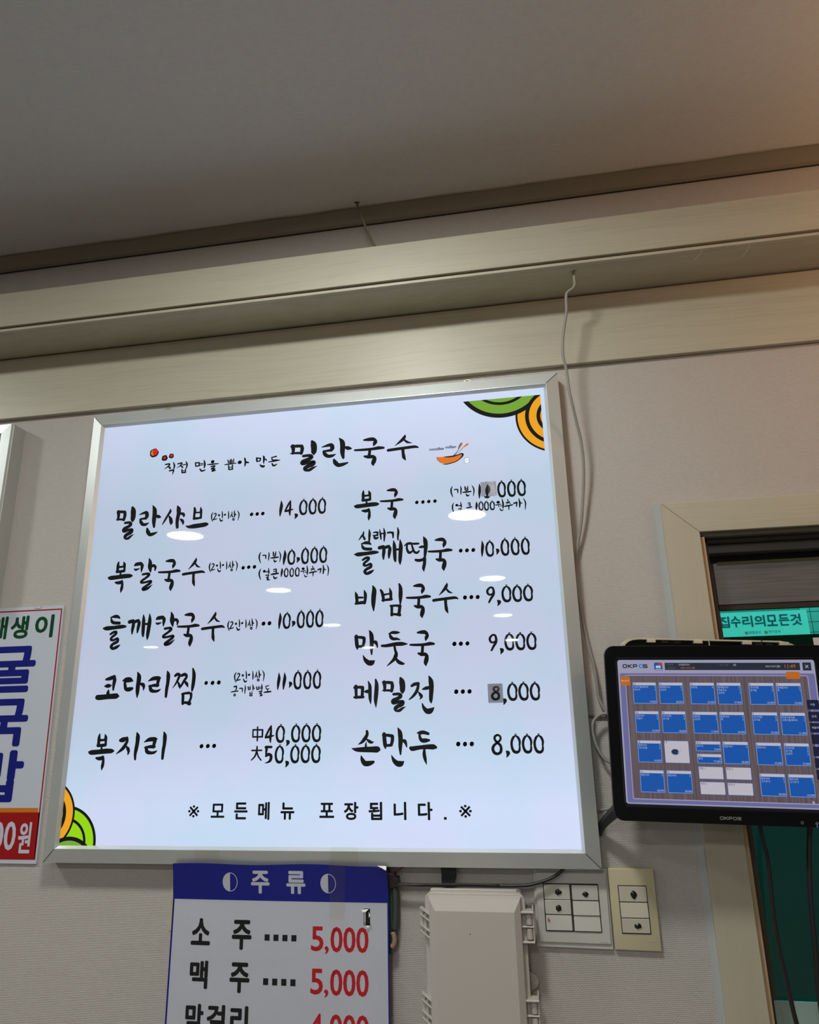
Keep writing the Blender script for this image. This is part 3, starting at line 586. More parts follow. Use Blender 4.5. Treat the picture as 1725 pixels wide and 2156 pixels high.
for r, mi in ((0.0610, 0), (0.0535, 1), (0.0385, 0), (0.0310, 1)): ring(o1, ringc[0], ringc[1], r, YL - 0.00003 * k, mi, bx); k += 1
o1.build('corner_ornament', pm, menu, label='green and orange ringed circles in the top right corner')
o2 = MB(T0); bx = (-0.8960, 1.2740, -0.75, 1.45); k = 0
for r, mi in ((0.0660, 0), (0.0608, 3), (0.0450, 0), (0.0400, 3)): ring(o2, -0.8855, 1.2785, r, YL - 0.00003 * k, mi, bx); k += 1
for r, mi in ((0.0645, 0), (0.0605, 1), (0.0465, 0), (0.0395, 1)): ring(o2, -0.9333, 1.3286, r, YL - 0.00003 * k, mi, bx); k += 1
for r, mi in ((0.0560, 0), (0.0490, 2)): ring(o2, -0.8740, 1.2345, r, YL - 0.00003 * k, mi, bx); k += 1
o2.build('corner_ornament', pm, menu, label='orange, lime and green ringed circles in the bottom left corner')
# three little red blossoms
M_RED = mat('print_red', lin(60, 10, 10), 0.05, emit=lin(205, 45, 38), estr=0.9)
M_ORR = mat('print_orange', lin(60, 25, 8), 0.05, emit=lin(222, 120, 42), estr=0.95)
bl = MB(T0)
def blob(mb, x, z, r, y, mi, s=0, jit=0.14, n=14):
    mb.poly([(x + r * (1 + jit * math.sin(i * 2.3 + s)) * math.cos(2 * math.pi * i / n), z + r * (1 + jit * math.cos(i * 1.9 + s)) * math.sin(2 * math.pi * i / n)) for i in range(n)], y, mi)
blob(bl, -0.7700, 2.0568, 0.0104, YL, 0, 1, 0.07); bl.disc(-0.7725, 2.0572, 0.0050, YL - 3e-5, 0.0068, 14, 2); bl.disc(-0.7675, 2.0590, 0.0058, YL - 6e-5, 0.0082, 14, 1)
blob(bl, -0.7444, 2.0428, 0.0070, YL, 0, 2, 0.1); bl.disc(-0.7444, 2.0434, 0.0030, YL - 3e-5, n=12, mi=1)
blob(bl, -0.7290, 2.0462, 0.0058, YL, 0, 3, 0.1); bl.disc(-0.7286, 2.0466, 0.0030, YL - 3e-5, n=12, mi=1)
bl.build('blossom_print', [M_BLACK, M_RED, M_ORR], menu, label='three small red and black blossoms')
# bowl with spoon and chopsticks, small words and seal
lg = MB(T0); y = YL
up = [(-.1525, 1.9955), (-.1426, 1.9946), (-.1333, 1.9940), (-.1199, 1.9940), (-.1080, 1.9958), (-.1011, 1.9978), (-.0985, 1.9970)]
lo = [(-.0990, 1.9940), (-.1036, 1.9890), (-.1100, 1.9845), (-.1180, 1.9812), (-.1338, 1.9795), (-.1450, 1.9822), (-.1500, 1.9880)]
lg.poly(up + lo, y, 1)
lg.ribbon([(-.1370, 1.9946, .0010), (-.1290, 1.9940, .0026), (-.1180, 1.9944, .0028), (-.1090, 1.9962, .0022), (-.1020, 1.9985, .0026), (-.0985, 1.9972, .0034), (-.0995, 1.9935, .0032), (-.1040, 1.9885, .0020), (-.1110, 1.9835, .0018), (-.1200, 1.9805, .0018), (-.1330, 1.9785, .0020), (-.1410, 1.9798, .0006)], y - 3e-5, 0)
lg.ribbon([(-.1515, 1.9950, .0003), (-.1502, 1.9900, .0010), (-.1480, 1.9858, .0003)], y - 3e-5, 0)
lg.ribbon([(-.1172, 1.9955, .0016), (-.1115, 2.0012, .0012), (-.1067, 2.0078, .0010)], y - 4e-5, 0)
lg.ribbon([(-.1150, 1.9960, .0007), (-.1040, 2.0045, .0007), (-.0979, 2.0105, .0010), (-.0900, 2.0160, .0008)], y - 4e-5, 0)
lg.ribbon([(-.1068, 2.0078, .0018), (-.1040, 2.0140, .0042), (-.1005, 2.0195, .0052), (-.0992, 2.0212, .0030)], y - 5e-5, 3)
lg.ribbon([(-.1072, 2.0078, .0008), (-.1052, 2.0145, .0016), (-.1015, 2.0200, .0012)], y - 6e-5, 0)
lg.ribbon([(-.0985, 2.0105, .0010), (-.0930, 2.0145, .0034), (-.0885, 2.0175, .0042), (-.0872, 2.0182, .0030)], y - 5e-5, 1)
type_in(lg, 'noodles', -.1656, 2.0098, -.1365, 2.0162, y, 0.03, 0, 0.0); type_in(lg, 'millan', -.1330, 2.0116, -.1118, 2.0180, y, 0.03, 0)
lg.rect(-.0955, 1.9778, -.0868, 1.9880, y, 2)
for a in (((-.0960, 1.9885), (-.0868, 1.9892)), ((-.0955, 1.9780), (-.0868, 1.9785)), ((-.0954, 1.9780), (-.0955, 1.9880)), ((-.0870, 1.9782), (-.0870, 1.9872))):
    lg.ribbon([a[0] + (.0006,), a[1] + (.0006,)], y - 3e-5, 0)
type_in(lg, '국', -.0946, 1.9795, -.0912, 1.9865, y - 4e-5, 0.0, 0); type_in(lg, '수', -.0908, 1.9800, -.0876, 1.9868, y - 4e-5, 0.0, 0)
lg.build('bowl_logo', [M_BLACK, M_ORR, mat('seal_white', (.6, .6, .6, 1), .05, emit=(.8, .85, .9, 1), estr=0.9), mat('print_tan', lin(60, 40, 30), .05, emit=lin(190, 130, 105), estr=.9)], menu, label='orange bowl with spoon and chopsticks, small words and a square seal')

# two price correction stickers under clear tape
M_STK = mat('sticker_grey', lin(120, 120, 135), 0.4, emit=lin(105, 105, 122), estr=0.6)
M_CRINK = tint_glass('crinkled_tape', (0.96, 0.96, 0.96, 1), 0.10)
nt = M_CRINK.node_tree; nn = nt.nodes.new('ShaderNodeTexNoise'); nn.inputs['Scale'].default_value = 260; tcn = nt.nodes.new('ShaderNodeTexCoord')
bp = nt.nodes.new('ShaderNodeBump'); bp.inputs['Distance'].default_value = 0.0012; bp.inputs['Strength'].default_value = 0.8
nt.links.new(tcn.outputs['Object'], nn.inputs['Vector']); nt.links.new(nn.outputs['Fac'], bp.inputs['Height'])
for q in nt.nodes:
    if q.type == 'BSDF_GLOSSY': nt.links.new(bp.outputs['Normal'], q.inputs['Normal']); q.inputs['Roughness'].default_value = 0.12
def sticker(key, x0, z0, x1, z1, label, tapebox):
    o = ((x0 + x1) / 2, -0.0305, (z0 + z1) / 2)
    t = thing('price_sticker', label, 'sticker', o, 'price correction stickers')
    MB(o).box(x0, x1, -0.0304, -0.0308, z0, z1).build('paper', M_STK, t)
    brush_line(MB(o), key, -0.0310, bold=1.5 if key == 'sticker1' else 1.05).build('lettering', M_BLACK, t)
    g = MB(o); nx, nz = 14, 14; a, b_, c, d = tapebox; random.seed(3)
    H = [[-0.0313 - random.random() * 0.0005 for i in range(nx + 1)] for j in range(nz + 1)]
    V = [(a + (c - a) * i / nx, H[j][i], b_ + (d - b_) * j / nz) for j in range(nz + 1) for i in range(nx + 1)]
    g.add(V, [(j * (nx + 1) + i, j * (nx + 1) + i + 1, (j + 1) * (nx + 1) + i + 1, (j + 1) * (nx + 1) + i) for j in range(nz) for i in range(nx)])
    g.build('clear_tape', M_CRINK, t, label='crinkled clear tape')
    return t
sticker('sticker1', -0.0662, 1.9055, -0.0360, 1.9348, 'small grey paper sticker with a numeral one taped over the top right price', (-0.0525, 1.9035, -0.0385, 1.9385))
sticker('sticker8', -0.0729, 1.5154, -0.0460, 1.5487, 'small grey paper sticker with a numeral eight taped over the fifth price on the right', (-0.0690, 1.5340, -0.0500, 1.5500))

# hanging eyelets on top of the menu box
for x, lab in ((-0.0835, 'small brass hanging ring behind the top rail, right one'), (-0.7597, 'small brass hanging ring behind the top rail, left one')):
    pts = [(x + 0.0085 * math.cos(a), -0.006, 2.1630 + 0.0085 * math.sin(a)) for a in [2 * math.pi * i / 20 for i in range(21)]]
    MB(T0).tube(pts, 0.0022, 8, sub=1).build('hanging_ring', mat('brass', (0.75, 0.68, 0.42, 1), 0.3, 0.8), menu, smooth=True)

# ------------------------------------------------------------------ left light box (cut by the frame edge)
T1 = (-1.62, 0.0, 1.741)
lb = thing('framed_light_box', 'aluminium framed light box at the left edge, beside the menu board', 'light box', T1)
lx0, lx1, lz0, lz1 = -2.12, -1.118, 1.741, 2.1534
MB(T1).box(lx0, lx1, -0.0005, -0.0375, lz0, lz1).build('casing', M_ALU2, lb, bevel=0.001, seg=1)
frame_rails(lb, T1, lx0 + 0.0015, lx1 - 0.0015, lz0 + 0.0015, lz1 - 0.0015, -0.0440, -0.0455, -0.0400, 0.0205, 0.0045)
MB(T1).box(lx0 + 0.002, lx1 - 0.002, -0.0372, -0.0392, lz0 + 0.002, lz1 - 0.002).build('seam', M_SEAM, lb)
MB(T1).rect(lx0 + 0.02, lz0 + 0.02, lx1 - 0.02, lz1 - 0.02, -0.0402).build('poster_panel', mat('poster_blue', lin(120, 135, 150), 0.06), lb, label='unlit bluish poster sheet')

# ------------------------------------------------------------------ left wall sign
T2 = (-1.05, 0.0, 1.2377)
sg = thing('dish_sign', 'white plastic wall sign with red border, green and blue lettering and red price band', 'sign', T2)
sx0, sx1, sz0, sz1 = -1.134, -0.9600, 1.2377, 1.7368
M_SW = mat('sign_white', lin(196, 202, 214), 0.25); M_SR = mat('sign_red', lin(158, 22, 26), 0.25); M_SG = mat('sign_green', lin(8, 66, 36), 0.25)
M_SB = mat('sign_blue', lin(18, 28, 120), 0.25); M_SO = mat('sign_orange', lin(206, 120, 30), 0.25)
ob = MB(T2).prism([(sx0, sz0), (sx1 + 0.003, sz0), (sx1 - 0.003, sz1), (sx0, sz1)], -0.0040, -0.0005).build('panel', M_SW, sg)
br = MB(T2); yb = -0.0042
br.box(-1.129, -0.9655, yb, yb - 5e-5, 1.7275, 1.7302); br.box(-1.129, -0.9605, yb, yb - 5e-5, 1.2448, 1.2470)
br.add([(-0.9685, yb, 1.7302), (-0.9655, yb, 1.7302), (-0.9598, yb, 1.2448), (-0.9625, yb, 1.2448)], [(0, 3, 2, 1)]); br.box(-1.131, -1.1285, yb, yb - 5e-5, 1.2448, 1.7302)
br.rect(-1.129, 1.2470, -0.9612, 1.3294, yb); br.build('border_and_band', M_SR, sg, label='red border and red price band')
MB(T2).rect(-1.129, 1.3294, -0.9665, 1.3375, yb).build('stripe', M_SO, sg, label='orange stripe')
tg = MB(T2)
for ch, x0, x1 in (('매', -1.1330, -1.0900), ('생', -1.0865, -1.0400), ('이', -1.0290, -0.9812)): type_in(tg, ch, x0 + 0.004, 1.6700, x1, 1.7185, yb - 2e-5, 0.035)
tg.build('lettering', M_SG, sg, label='green lettering')
tb = MB(T2)
for ch, z0, z1, x1 in (('굴', 1.5595, 1.6545, -1.0120), ('국', 1.4530, 1.5470, -1.0135), ('밥', 1.3480, 1.4460, -1.0095)): type_in(tb, ch, -1.120, z0, x1, z1, yb - 2e-5, 0.035)
tb.build('lettering', M_SB, sg, label='large blue lettering')
tw = MB(T2)
type_in(tw, '0', -1.0330, 1.2610, -1.0080, 1.3130, yb - 4e-5, 0.02); type_in(tw, '0', -1.0600, 1.2610, -1.0350, 1.3130, yb - 4e-5, 0.02); type_in(tw, '0', -1.0870, 1.2610, -1.0620, 1.3130, yb - 4e-5, 0.02); type_in(tw, '원', -1.0020, 1.2560, -0.9745, 1.3120, yb - 4e-5, 0.02)
tw.build('lettering', M_SW, sg, label='white price lettering on red')
MB(T2).tube([(-1.030, -0.0042, 1.7375), (-1.030, -0.0055, 1.7335), (-1.016, -0.0055, 1.7335), (-1.016, -0.0042, 1.7375)], 0.0005, 6, sub=1).build('staple', M_HDR, sg)

# ------------------------------------------------------------------ blue drinks sign hanging under the board
T3 = (-0.459, -0.038, 1.25)
ds = thing('drinks_price_sign', 'blue and white price sign taped under the menu board, black names and red prices', 'sign', T3)
Y3 = -0.0385
sh = MB(T3); X0, X1, ZB, ZT = -0.6575, -0.2612, 0.90, 1.2490
hx0, hx1, hz0, hz1 = -0.3052, -0.2938, 1.1535, 1.1795
xs = [X0 + (X1 - X0) * i / 30 for i in range(31)]; xs += [hx0, hx1]; xs = sorted(set(xs))
zs = [ZB, 0.95, 1.0, 1.05, 1.10, 1.13, hz0, hz1, 1.1885, 1.215, 1.24, ZT]
def yy(x, z):
    u = (x - X0) / (X1 - X0); k = max(0.0, (z - 1.19) / 0.06)
    return Y3 - 0.0012 * math.sin(u * 9) * k - 0.002 * math.sin(u * 3.1) * (1 - k) + (0.010 * (1 - k) if z < 1.19 else 0.010 * (1 - k))
def zt(x, z):
    if z < ZT: return z
    u = (x - X0) / (X1 - X0); return 1.2482 + 0.0012 * math.sin(u * 12) - (0.004 * max(0, u - 0.93) / 0.07)
V = [(x, yy(x, z), zt(x, z)) for z in zs for x in xs]; nx = len(xs); F = []; MI = []
for j in range(len(zs) - 1):
    for i in range(nx - 1):
        if xs[i] >= hx0 - 1e-6 and xs[i + 1] <= hx1 + 1e-6 and zs[j] >= hz0 - 1e-6 and zs[j + 1] <= hz1 + 1e-6: continue
        F.append((j * nx + i, j * nx + i + 1, (j + 1) * nx + i + 1, (j + 1) * nx + i)); MI.append(1 if zs[j] >= 1.1884 else 0)
sh.add(V, F); sh.mi = MI
M_DW = mat('print_sheet_white', lin(190, 193, 206), 0.35, bump=(14, 0.25, 0.01)); M_DB = mat('print_sheet_blue', lin(14, 24, 128), 0.25, bump=(14, 0.2, 0.01))
sh.build('printed_sheet', [M_DW, M_DB], ds, smooth=True)
MB(T3).box(X0 + 0.002, X1 - 0.003, -0.0262, -0.0225, ZB, 1.2440).build('backing_board', M_DW, ds)
e = MB(T3)
def on(x, z, k=1): return (x, yy(x, z) - 0.0001 * k, z)
for a, b_ in ((X0, X0 + 0.0032), (X1 - 0.0024, X1)):
    for j in range(8):
        z0 = zs[j]; z1 = zs[j + 1]; e.quad(on(a, z0), on(b_, z0), on(b_, z1), on(a, z1))
e.build('side_border', M_DB, ds, label='thin blue side borders')
def conform(mb, fn=yy, k=2):
    mb.v = [(x, fn(x + mb.off[0], z + mb.off[2]) - 0.0001 * k + y, z) for x, y, z in mb.v]; return mb
M_DR = mat('print_red_ink', lin(182, 22, 34), 0.35); M_DK = mat('print_black_ink', lin(18, 18, 20), 0.35)
hd = MB(T3)
type_in(hd, '주', -0.5087, 1.2003, -0.4745, 1.2378, 0, 0.035); type_in(hd, '류', -0.4434, 1.2006, -0.4085, 1.2380, 0, 0.035)
for cx in (-0.5479, -0.3672):
    n = 28; a = [(cx + 0.0140 * math.cos(2 * math.pi * i / n), 1.2185 + 0.0158 * math.sin(2 * math.pi * i / n)) for i in range(n)]
    b_ = [(cx + 0.0128 * math.cos(2 * math.pi * i / n), 1.2185 + 0.0146 * math.sin(2 * math.pi * i / n)) for i in range(n)]
    for i in range(n):
        j = (i + 1) % n; hd.add([(a[i][0], 0, a[i][1]), (a[j][0], 0, a[j][1]), (b_[j][0], 0, b_[j][1]), (b_[i][0], 0, b_[i][1])], [(3, 2, 1, 0)])
    if cx < -0.5: hd.poly([(cx, 1.2040)] + [(cx + 0.0138 * math.cos(t), 1.2185 + 0.0156 * math.sin(t)) for t in [math.pi * 0.5 + math.pi * i / 14 for i in range(15)]], 0)
    else: hd.poly([(cx + 0.0138 * math.cos(t), 1.2185 + 0.0156 * math.sin(t)) for t in [math.pi * 0.5 + math.pi * i / 14 for i in range(15)]], 0)
conform(hd).build('lettering', M_DW, ds, label='white heading with two half discs')
r1 = MB(T3); type_in(r1, '소', -.6184, 1.1165, -.5822, 1.1588, 0, .035); type_in(r1, '주', -.5418, 1.1115, -.5055, 1.1578, 0, .035)
r2 = MB(T3); type_in(r2, '맥', -.6170, 1.0500, -.5830, 1.0930, 0, .035); type_in(r2, '주', -.5426, 1.0462, -.5062, 1.0922, 0, .035)
r3 = MB(T3)
for ch, a, b_ in (('막', -.6204, -.5870), ('걸', -.5810, -.5465), ('리', -.5384, -.5060)): type_in(r3, ch, a, 0.9840, b_, 1.0275, 0, .035)
for rr, z0, z1 in ((r1, 1.1268, 1.1365), (r2, 1.0598, 1.0700)):
    for i in range(4):
        x = -.4815 + i * .0162; rr.rect(x, z0, x + .0092, z1, 0)
for rr in (r1, r2, r3): conform(rr).build('lettering', M_DK, ds, label='black drink name')
for z0, z1, s in ((1.1120, 1.1508, '5'), (1.0478, 1.0870, '5'), (0.9830, 1.0215, '4')):
    q = MB(T3)
    type_in(q, s, -.3976, z0 + .001, -.3755, z1, 0, .022); type_in(q, ',', -.3735, z0 - .003, -.3660, z0 + .009, 0, .03)
    for i in range(3): type_in(q, '0', -.3632 + i * .0226, z0, -.3632 + i * .0226 + .0214, z1, 0, .022)
    conform(q).build('lettering', M_DR, ds, label='red price')
fl = MB(T3)   # torn paper flaps round the hole
fl.add([(-.3060, Y3 - .001, 1.1800), (-.2935, Y3 - .001, 1.1815), (-.2985, Y3 - .004, 1.1775), (-.3045, Y3 - .003, 1.1770)], [(0, 3, 2, 1)])
fl.add([(-.2940, Y3 + .001, 1.1765), (-.2905, Y3 - .003, 1.1720), (-.2930, Y3 - .004, 1.1690)], [(0, 2, 1)])
fl.add([(-.3010, Y3 + .006, 1.1545), (-.2940, Y3 + .006, 1.1545), (-.2965, Y3 + .004, 1.1515)], [(0, 2, 1)])
fl.build('torn_flap', mat('torn_white', (.75, .75, .75, 1), .6), ds, label='torn white paper edge round a slot')
MB(T3).rect(hx0 + .003, hz0 - .001, hx1 + .001, hz1, -0.0264).build('slot_shadow_board', M_TAR_SHADE, ds, label='black sheet set in for the shade behind the torn slot')  # flat black sheet in place of the shade inside the slot
cr_ = MB(T3).add([(-.2785, Y3 - .0005, 1.2485), (-.2625, Y3 - .0005, 1.2482), (-.2620, Y3 - .006, 1.2420), (-.2690, Y3 - .005, 1.2455)], [(0, 3, 2, 1)])
cr_.build('curled_corner', mat('curl_white', (.8, .8, .78, 1), .5), ds, label='curled white corner')

# strips of clear tape from the board to the sign
M_TAPE2 = tint_glass('aged_tape', (0.97, 0.96, 0.92, 1), 0.05)
for x0, x1, z0, z1, lab, nmz in ((-.617, -.569, 1.2535, 1.2720, 'clear tape strip holding the left end of the blue sign', 0), (-.362, -.313, 1.2480, 1.2775, 'longer clear tape strip holding the blue sign near its torn slot', 1)):
    t = MB(((x0 + x1) / 2, -.04, z1)); n = 10
    for i in range(n):
        a = x0 + (x1 - x0) * i / n; c_ = x0 + (x1 - x0) * (i + 1) / n
        t.quad((a, -.0352 - .0006 * (i % 2), z0), (c_, -.0352 - .0006 * ((i + 1) % 2), z0), (c_, -.0392 - .0004 * ((i + 1) % 3), z1), (a, -.0392 - .0004 * (i % 3), z1))
    ob = t.build('clear_tape', M_TAPE2, smooth=True); ob.location = ((x0 + x1) / 2, -.04, z1); tag(ob, lab, 'tape', 'clear tape strips')
ob = MB((-.35, -.0395, 1.20)).quad((-.362, -.0405, 1.164), (-.336, -.0405, 1.164), (-.335, -.0405, 1.250), (-.365, -.0405, 1.250)).build('clear_tape', M_TAPE2)
ob.location = (-.35, -.0395, 1.20); tag(ob, 'long clear tape strip running down over the blue heading', 'tape', 'clear tape strips')
ob = MB().box(-.676, -.655, -.0015, -.0005, 1.13, 1.224).build('paper_scrap', mat('old_paper', (.55, .48, .28, 1), .7)); tag(ob, 'yellowed paper edge peeping out behind the blue sign on its left', 'paper')

# ------------------------------------------------------------------ grey plastic cable box
T4 = (-0.112, 0, 0.95)
jb = thing('cable_box', 'grey beige plastic box with hinged lid under the menu board', 'electrical box', T4)
MB(T4).prism(rrect(-0.1935, 0.93, -0.0330, 1.2095, 0.010), -0.0300, -0.0005).build('body', M_PLAST, jb, bevel=0.0015)
MB(T4).prism(rrect(-0.1965, 0.93, -0.0290, 1.2088, 0.012), -0.0400, -0.0310).build('flange', M_PLAST, jb, bevel=0.0015)
MB(T4).box(-0.1880, -0.0420, -0.024, -0.032, 1.2070, 1.2125).build('rear_lip', M_PLAST, jb, bevel=0.001, seg=1)
lid = MB(T4); xa, xb = -0.1880, -0.0370
P0 = [(xa - .002, -.040, .93), (xb + .002, -.040, .93), (xb + .002, -.040, 1.2050), (xa - .002, -.040, 1.2050)]
P1 = [(xa, -.053, .93), (xb, -.053, .93), (xb, -.053, 1.2035), (xa, -.053, 1.2035)]
P2 = [(xa + .011, -.060, .93), (xb - .010, -.060, .93), (xb - .010, -.060, 1.1858), (xa + .011, -.060, 1.1858)]
lid.add(P0 + P1 + P2, [(3, 2, 6, 7), (0, 3, 7, 4), (2, 1, 5, 6), (7, 6, 10, 11), (4, 7, 11, 8), (6, 5, 9, 10), (8, 11, 10, 9)])
lid.build('lid', M_PLAST, jb)
MB(T4).tube([(-0.1203, -0.0598, 1.1530), (-0.1203, -0.0604, 1.1530)], 0.0008, 8, sub=1).build('pin_hole', M_TAR_SHADE, jb)
for z in (1.1625, 1.0380):                # toothed clips on the left
    h = MB(T4)
    for k in range(4):
        zz = z + 0.0200 - k * 0.0095 - (0.006 if k > 1 else 0)
        h.add([(-.2055, -.030, zz + .004), (-.2055, -.040, zz + .004), (-.1875, -.0545, zz - .003), (-.1875, -.040, zz - .003), (-.2055, -.030, zz + .0015), (-.2055, -.040, zz + .0015), (-.1875, -.0545, zz - .0055), (-.1875, -.040, zz - .0055)],
              [(0, 1, 2, 3), (7, 6, 5, 4), (1, 5, 6, 2), (0, 4, 5, 1), (3, 2, 6, 7), (0, 3, 7, 4)])
    h.box(-.2060, -.1995, -.028, -.038, z - .016, z + .022); h.box(-.1985, -.1935, -.030, -.043, z - .018, z + .014)
    h.build('latch_clip', M_PLAST, jb, bevel=0.0006, seg=1)
for z in (1.1630, 1.0380):                # barrel hinges on the right
    h = MB(T4)
    h.box(-.0372, -.0160, -.030, -.052, z + .0195, z + .0225); h.box(-.0372, -.0165, -.030, -.048, z - .0020, z + .0002); h.box(-.0372, -.0165, -.030, -.050, z - .0240, z - .0215)
    h.box(-.0185, -.0160, -.020, -.046, z - .0235, z + .0260)
    h.build('hinge', M_PLAST, jb, bevel=0.0008, seg=1)
    for a, c_ in ((z + .0015, z + .0175), (z - .0195, z - .0035)):
        MB(T4).tube([(-.0240, -.042, a), (-.0240, -.042, c_)], .0052, 14, sub=1).build('barrel', M_PLAST, jb, bevel=0.0008, seg=1)
ear = [(-.034, 1.0900)] + [(-.026 + .0105 * math.cos(t), 1.0735 + .0105 * math.sin(t)) for t in [math.pi * (0.35 - 0.7 * i / 10) for i in range(11)]] + [(-.034, 1.0560)]
MB(T4).prism(ear, -.012, -.008).build('mounting_ear', M_PLAST, jb, bevel=0.0006, seg=1)
MB(T4).tube([(-.0225, -.012, 1.0725), (-.0225, -.0145, 1.0725)], .0030, 12, sub=1).build('screw', M_ALU2, jb)

# ------------------------------------------------------------------ switch plates
def rocker(parent, off, x0, x1, z0, z1, m, tilt, dots):
    y0, y1 = (-.0112, -.0092) if tilt > 0 else (-.0092, -.0112)
    r = MB(off).add([(x0, -.006, z0), (x1, -.006, z0), (x1, -.006, z1), (x0, -.006, z1), (x0, y1, z0), (x1, y1, z0), (x1, y0, z1), (x0, y0, z1)],
                    [(0, 3, 2, 1), (4, 5, 6, 7), (0, 1, 5, 4), (1, 2, 6, 5), (2, 3, 7, 6), (3, 0, 4, 7)])
    ob = r.build('rocker', m, parent, bevel=0.0004, seg=1)
    for dx, dz, rad, el in dots:
        d = MB(off); n = 14; cx, cz = dx, dz; yy0 = (y0 + y1) / 2
        R0 = [(cx + rad * (1 + .16 * math.sin(i * 2.7 + dx * 900)) * math.cos(2 * math.pi * i / n), yy0, cz + rad * el * (1 + .14 * math.cos(i * 1.9 + dz * 500)) * math.sin(2 * math.pi * i / n)) for i in range(n)]
        R1 = [(cx + (p[0] - cx) * .7, yy0 - .0016, cz + (p[2] - cz) * .7) for p in R0]
        d.add(R0 + R1 + [(cx, yy0 - .0024, cz)], [(i, (i + 1) % n, n + (i + 1) % n, n + i) for i in range(n)] + [(n + i, n + (i + 1) % n, 2 * n) for i in range(n)])
        q = d.build('glue_dot', M_TAR_SHADE, ob, smooth=True, label='black glue blob')
    return ob
T5 = (0.047, 0, 1.1822)
wp = thing('switch_plate', 'wide white double switch plate with six rockers', 'light switch', T5)
v0 = [(-.0150, 1.1228), (.1090, 1.1212), (.1105, 1.2423), (-.0125, 1.2395)]
MB(T5).prism(v0, -.0060, -.0005).build('plate_base', M_WPL, wp, bevel=0.001)
MB(T5).prism([(-.0105, 1.1300), (.1065, 1.1290), (.1080, 1.2370), (-.0090, 1.2360)], -.0088, -.006).build('plate_face', M_WPL, wp, bevel=0.0016)
for x0, x1 in ((.0030, .0465), (.0487, .0925)):
    MB(T5).box(x0 - .0012, x1 + .0008, -.0086, -.0092, 1.1468, 1.2190).build('recess', M_SEAM, wp)
ks = [(1.1945, 1.2176), (1.1722, 1.1938), (1.1488, 1.1715)]
for k, (z0, z1) in enumerate(ks):
    rocker(wp, T5, .0033, .0458, z0, z1, M_KEY, 1 if k != 2 else -1, [[(.0262, 1.2062, .0050, 1.0), (.0295, 1.2058, .0032, 1.)], [(.0254, 1.1820, .0048, 1.1)], []][k])
    rocker(wp, T5, .0492, .0919, z0 - .0004, z1 - .0006, M_KEY, 1 if k == 0 else -1, [[(.0712, 1.2035, .0050, .85)], [], []][k])
MB(T5).ribbon([(.0078, 1.1672, .0010), (.0068, 1.1640, .0014), (.0090, 1.1628, .0012), (.0098, 1.1652, .0008)], -.0118).build('pen_mark', mat('red_pen', lin(170, 50, 40), .5), wp, label='small red pen mark')
q = MB(T5); q.box(.0880, .1010, -.0088, -.0091, 1.1318, 1.1330); q.build('embossing', mat('emboss', (.48, .44, .40, 1), .4), wp)
T6 = (0.148, 0, 1.1815)
yp = thing('switch_plate', 'yellowed single switch plate with three rockers beside the white one', 'light switch', T6)
MB(T6).prism([(.1118, 1.1215), (.1855, 1.1205), (.1858, 1.2425), (.1112, 1.2430)], -.0075, -.0005).build('plate_base', M_YPL, yp, bevel=0.0022, seg=3)
MB(T6).box(.1250, .1712, -.0076, -.0084, 1.1458, 1.2172).build('recess', M_SEAM, yp)
for k, (z0, z1) in enumerate(((1.1932, 1.2160), (1.1700, 1.1918), (1.1472, 1.1686))):
    rocker(yp, T6, .1262, .1700, z0, z1, M_KEY2, (1, -1, 1)[k], [[(.1494, 1.2042, .0052, 1.25)], [], [(.1512, 1.1580, .0058, .75)]][k])
MB(T6).box(.1640, .1770, -.0076, -.0079, 1.1345, 1.1360).build('embossing', mat('emboss_y', (.50, .45, .32, 1), .4), yp)

# ------------------------------------------------------------------ cables round the boards
cab = [(.1453, -.0949, 2.3450), (.1447, -.0935, 2.3260), (.1443, -.0920, 2.3139), (.1385, -.0910, 2.3060), (.1313, -.0900, 2.3017), (.1262, -.0890, 2.2930), (.1244, -.0850, 2.2614), (.1173, -.0800, 2.2279), (.1121, -.0780, 2.1980), (.1108, -.0750, 2.1683), (.1150, -.0700, 2.1394), (.1166, -.0650, 2.1007),
       (.1208, -.0600, 2.0722), (.1287, -.0450, 2.0278), (.1331, -.0380, 2.0004), (.1340, -.0300, 1.9541), (.1288, -.0220, 1.8991), (.1207, -.0160, 1.8442), (.1099, -.0120, 1.7991), (.1040, -.0080, 1.7635), (.1022, -.0080, 1.7271), (.1060, -.0080, 1.6821), (.1098, -.0080, 1.6381), (.1172, -.0100, 1.5904), (.1194, -.0100, 1.5776),
       (.1219, -.0120, 1.5440), (.1235, -.0120, 1.5175), (.1326, -.0150, 1.4961), (.1417, -.0200, 1.4783), (.155, -.024, 1.46)]
o = MB(cab[0]).tube(cab, 0.0029, 10).build('grey_cable', M_CABLE, smooth=True); o.location = cab[0]; tag(o, 'grey cable hanging from the beam past the right side of the menu board', 'cable')
c_ = MB((.1450, -.0949, 2.3426))
for dx, dy, l in ((-.006, .001, .007), (.001, -.004, .009), (.007, -.001, .009), (-.003, .003, .006)):
    c_.add([(.1435, -.0955, 2.3422), (.1465, -.0945, 2.3422), (.1450 + dx, -.0949 + dy - .002, 2.3420), (.1450 + dx * .6, -.0949 + dy, 2.3421)], [(0, 1, 2, 3)])
    c_.add([(.1435, -.0945, 2.3421), (.1465, -.0955, 2.3421), (.1450 + dx * 1.1, -.0949 + dy * 2, 2.3418)], [(0, 1, 2)])
o = c_.build('cable_hole', M_TAR_SHADE); o.location = (.1450, -.0949, 2.3426); tag(o, 'small torn black hole in the beam soffit where the grey cable enters', 'hole')
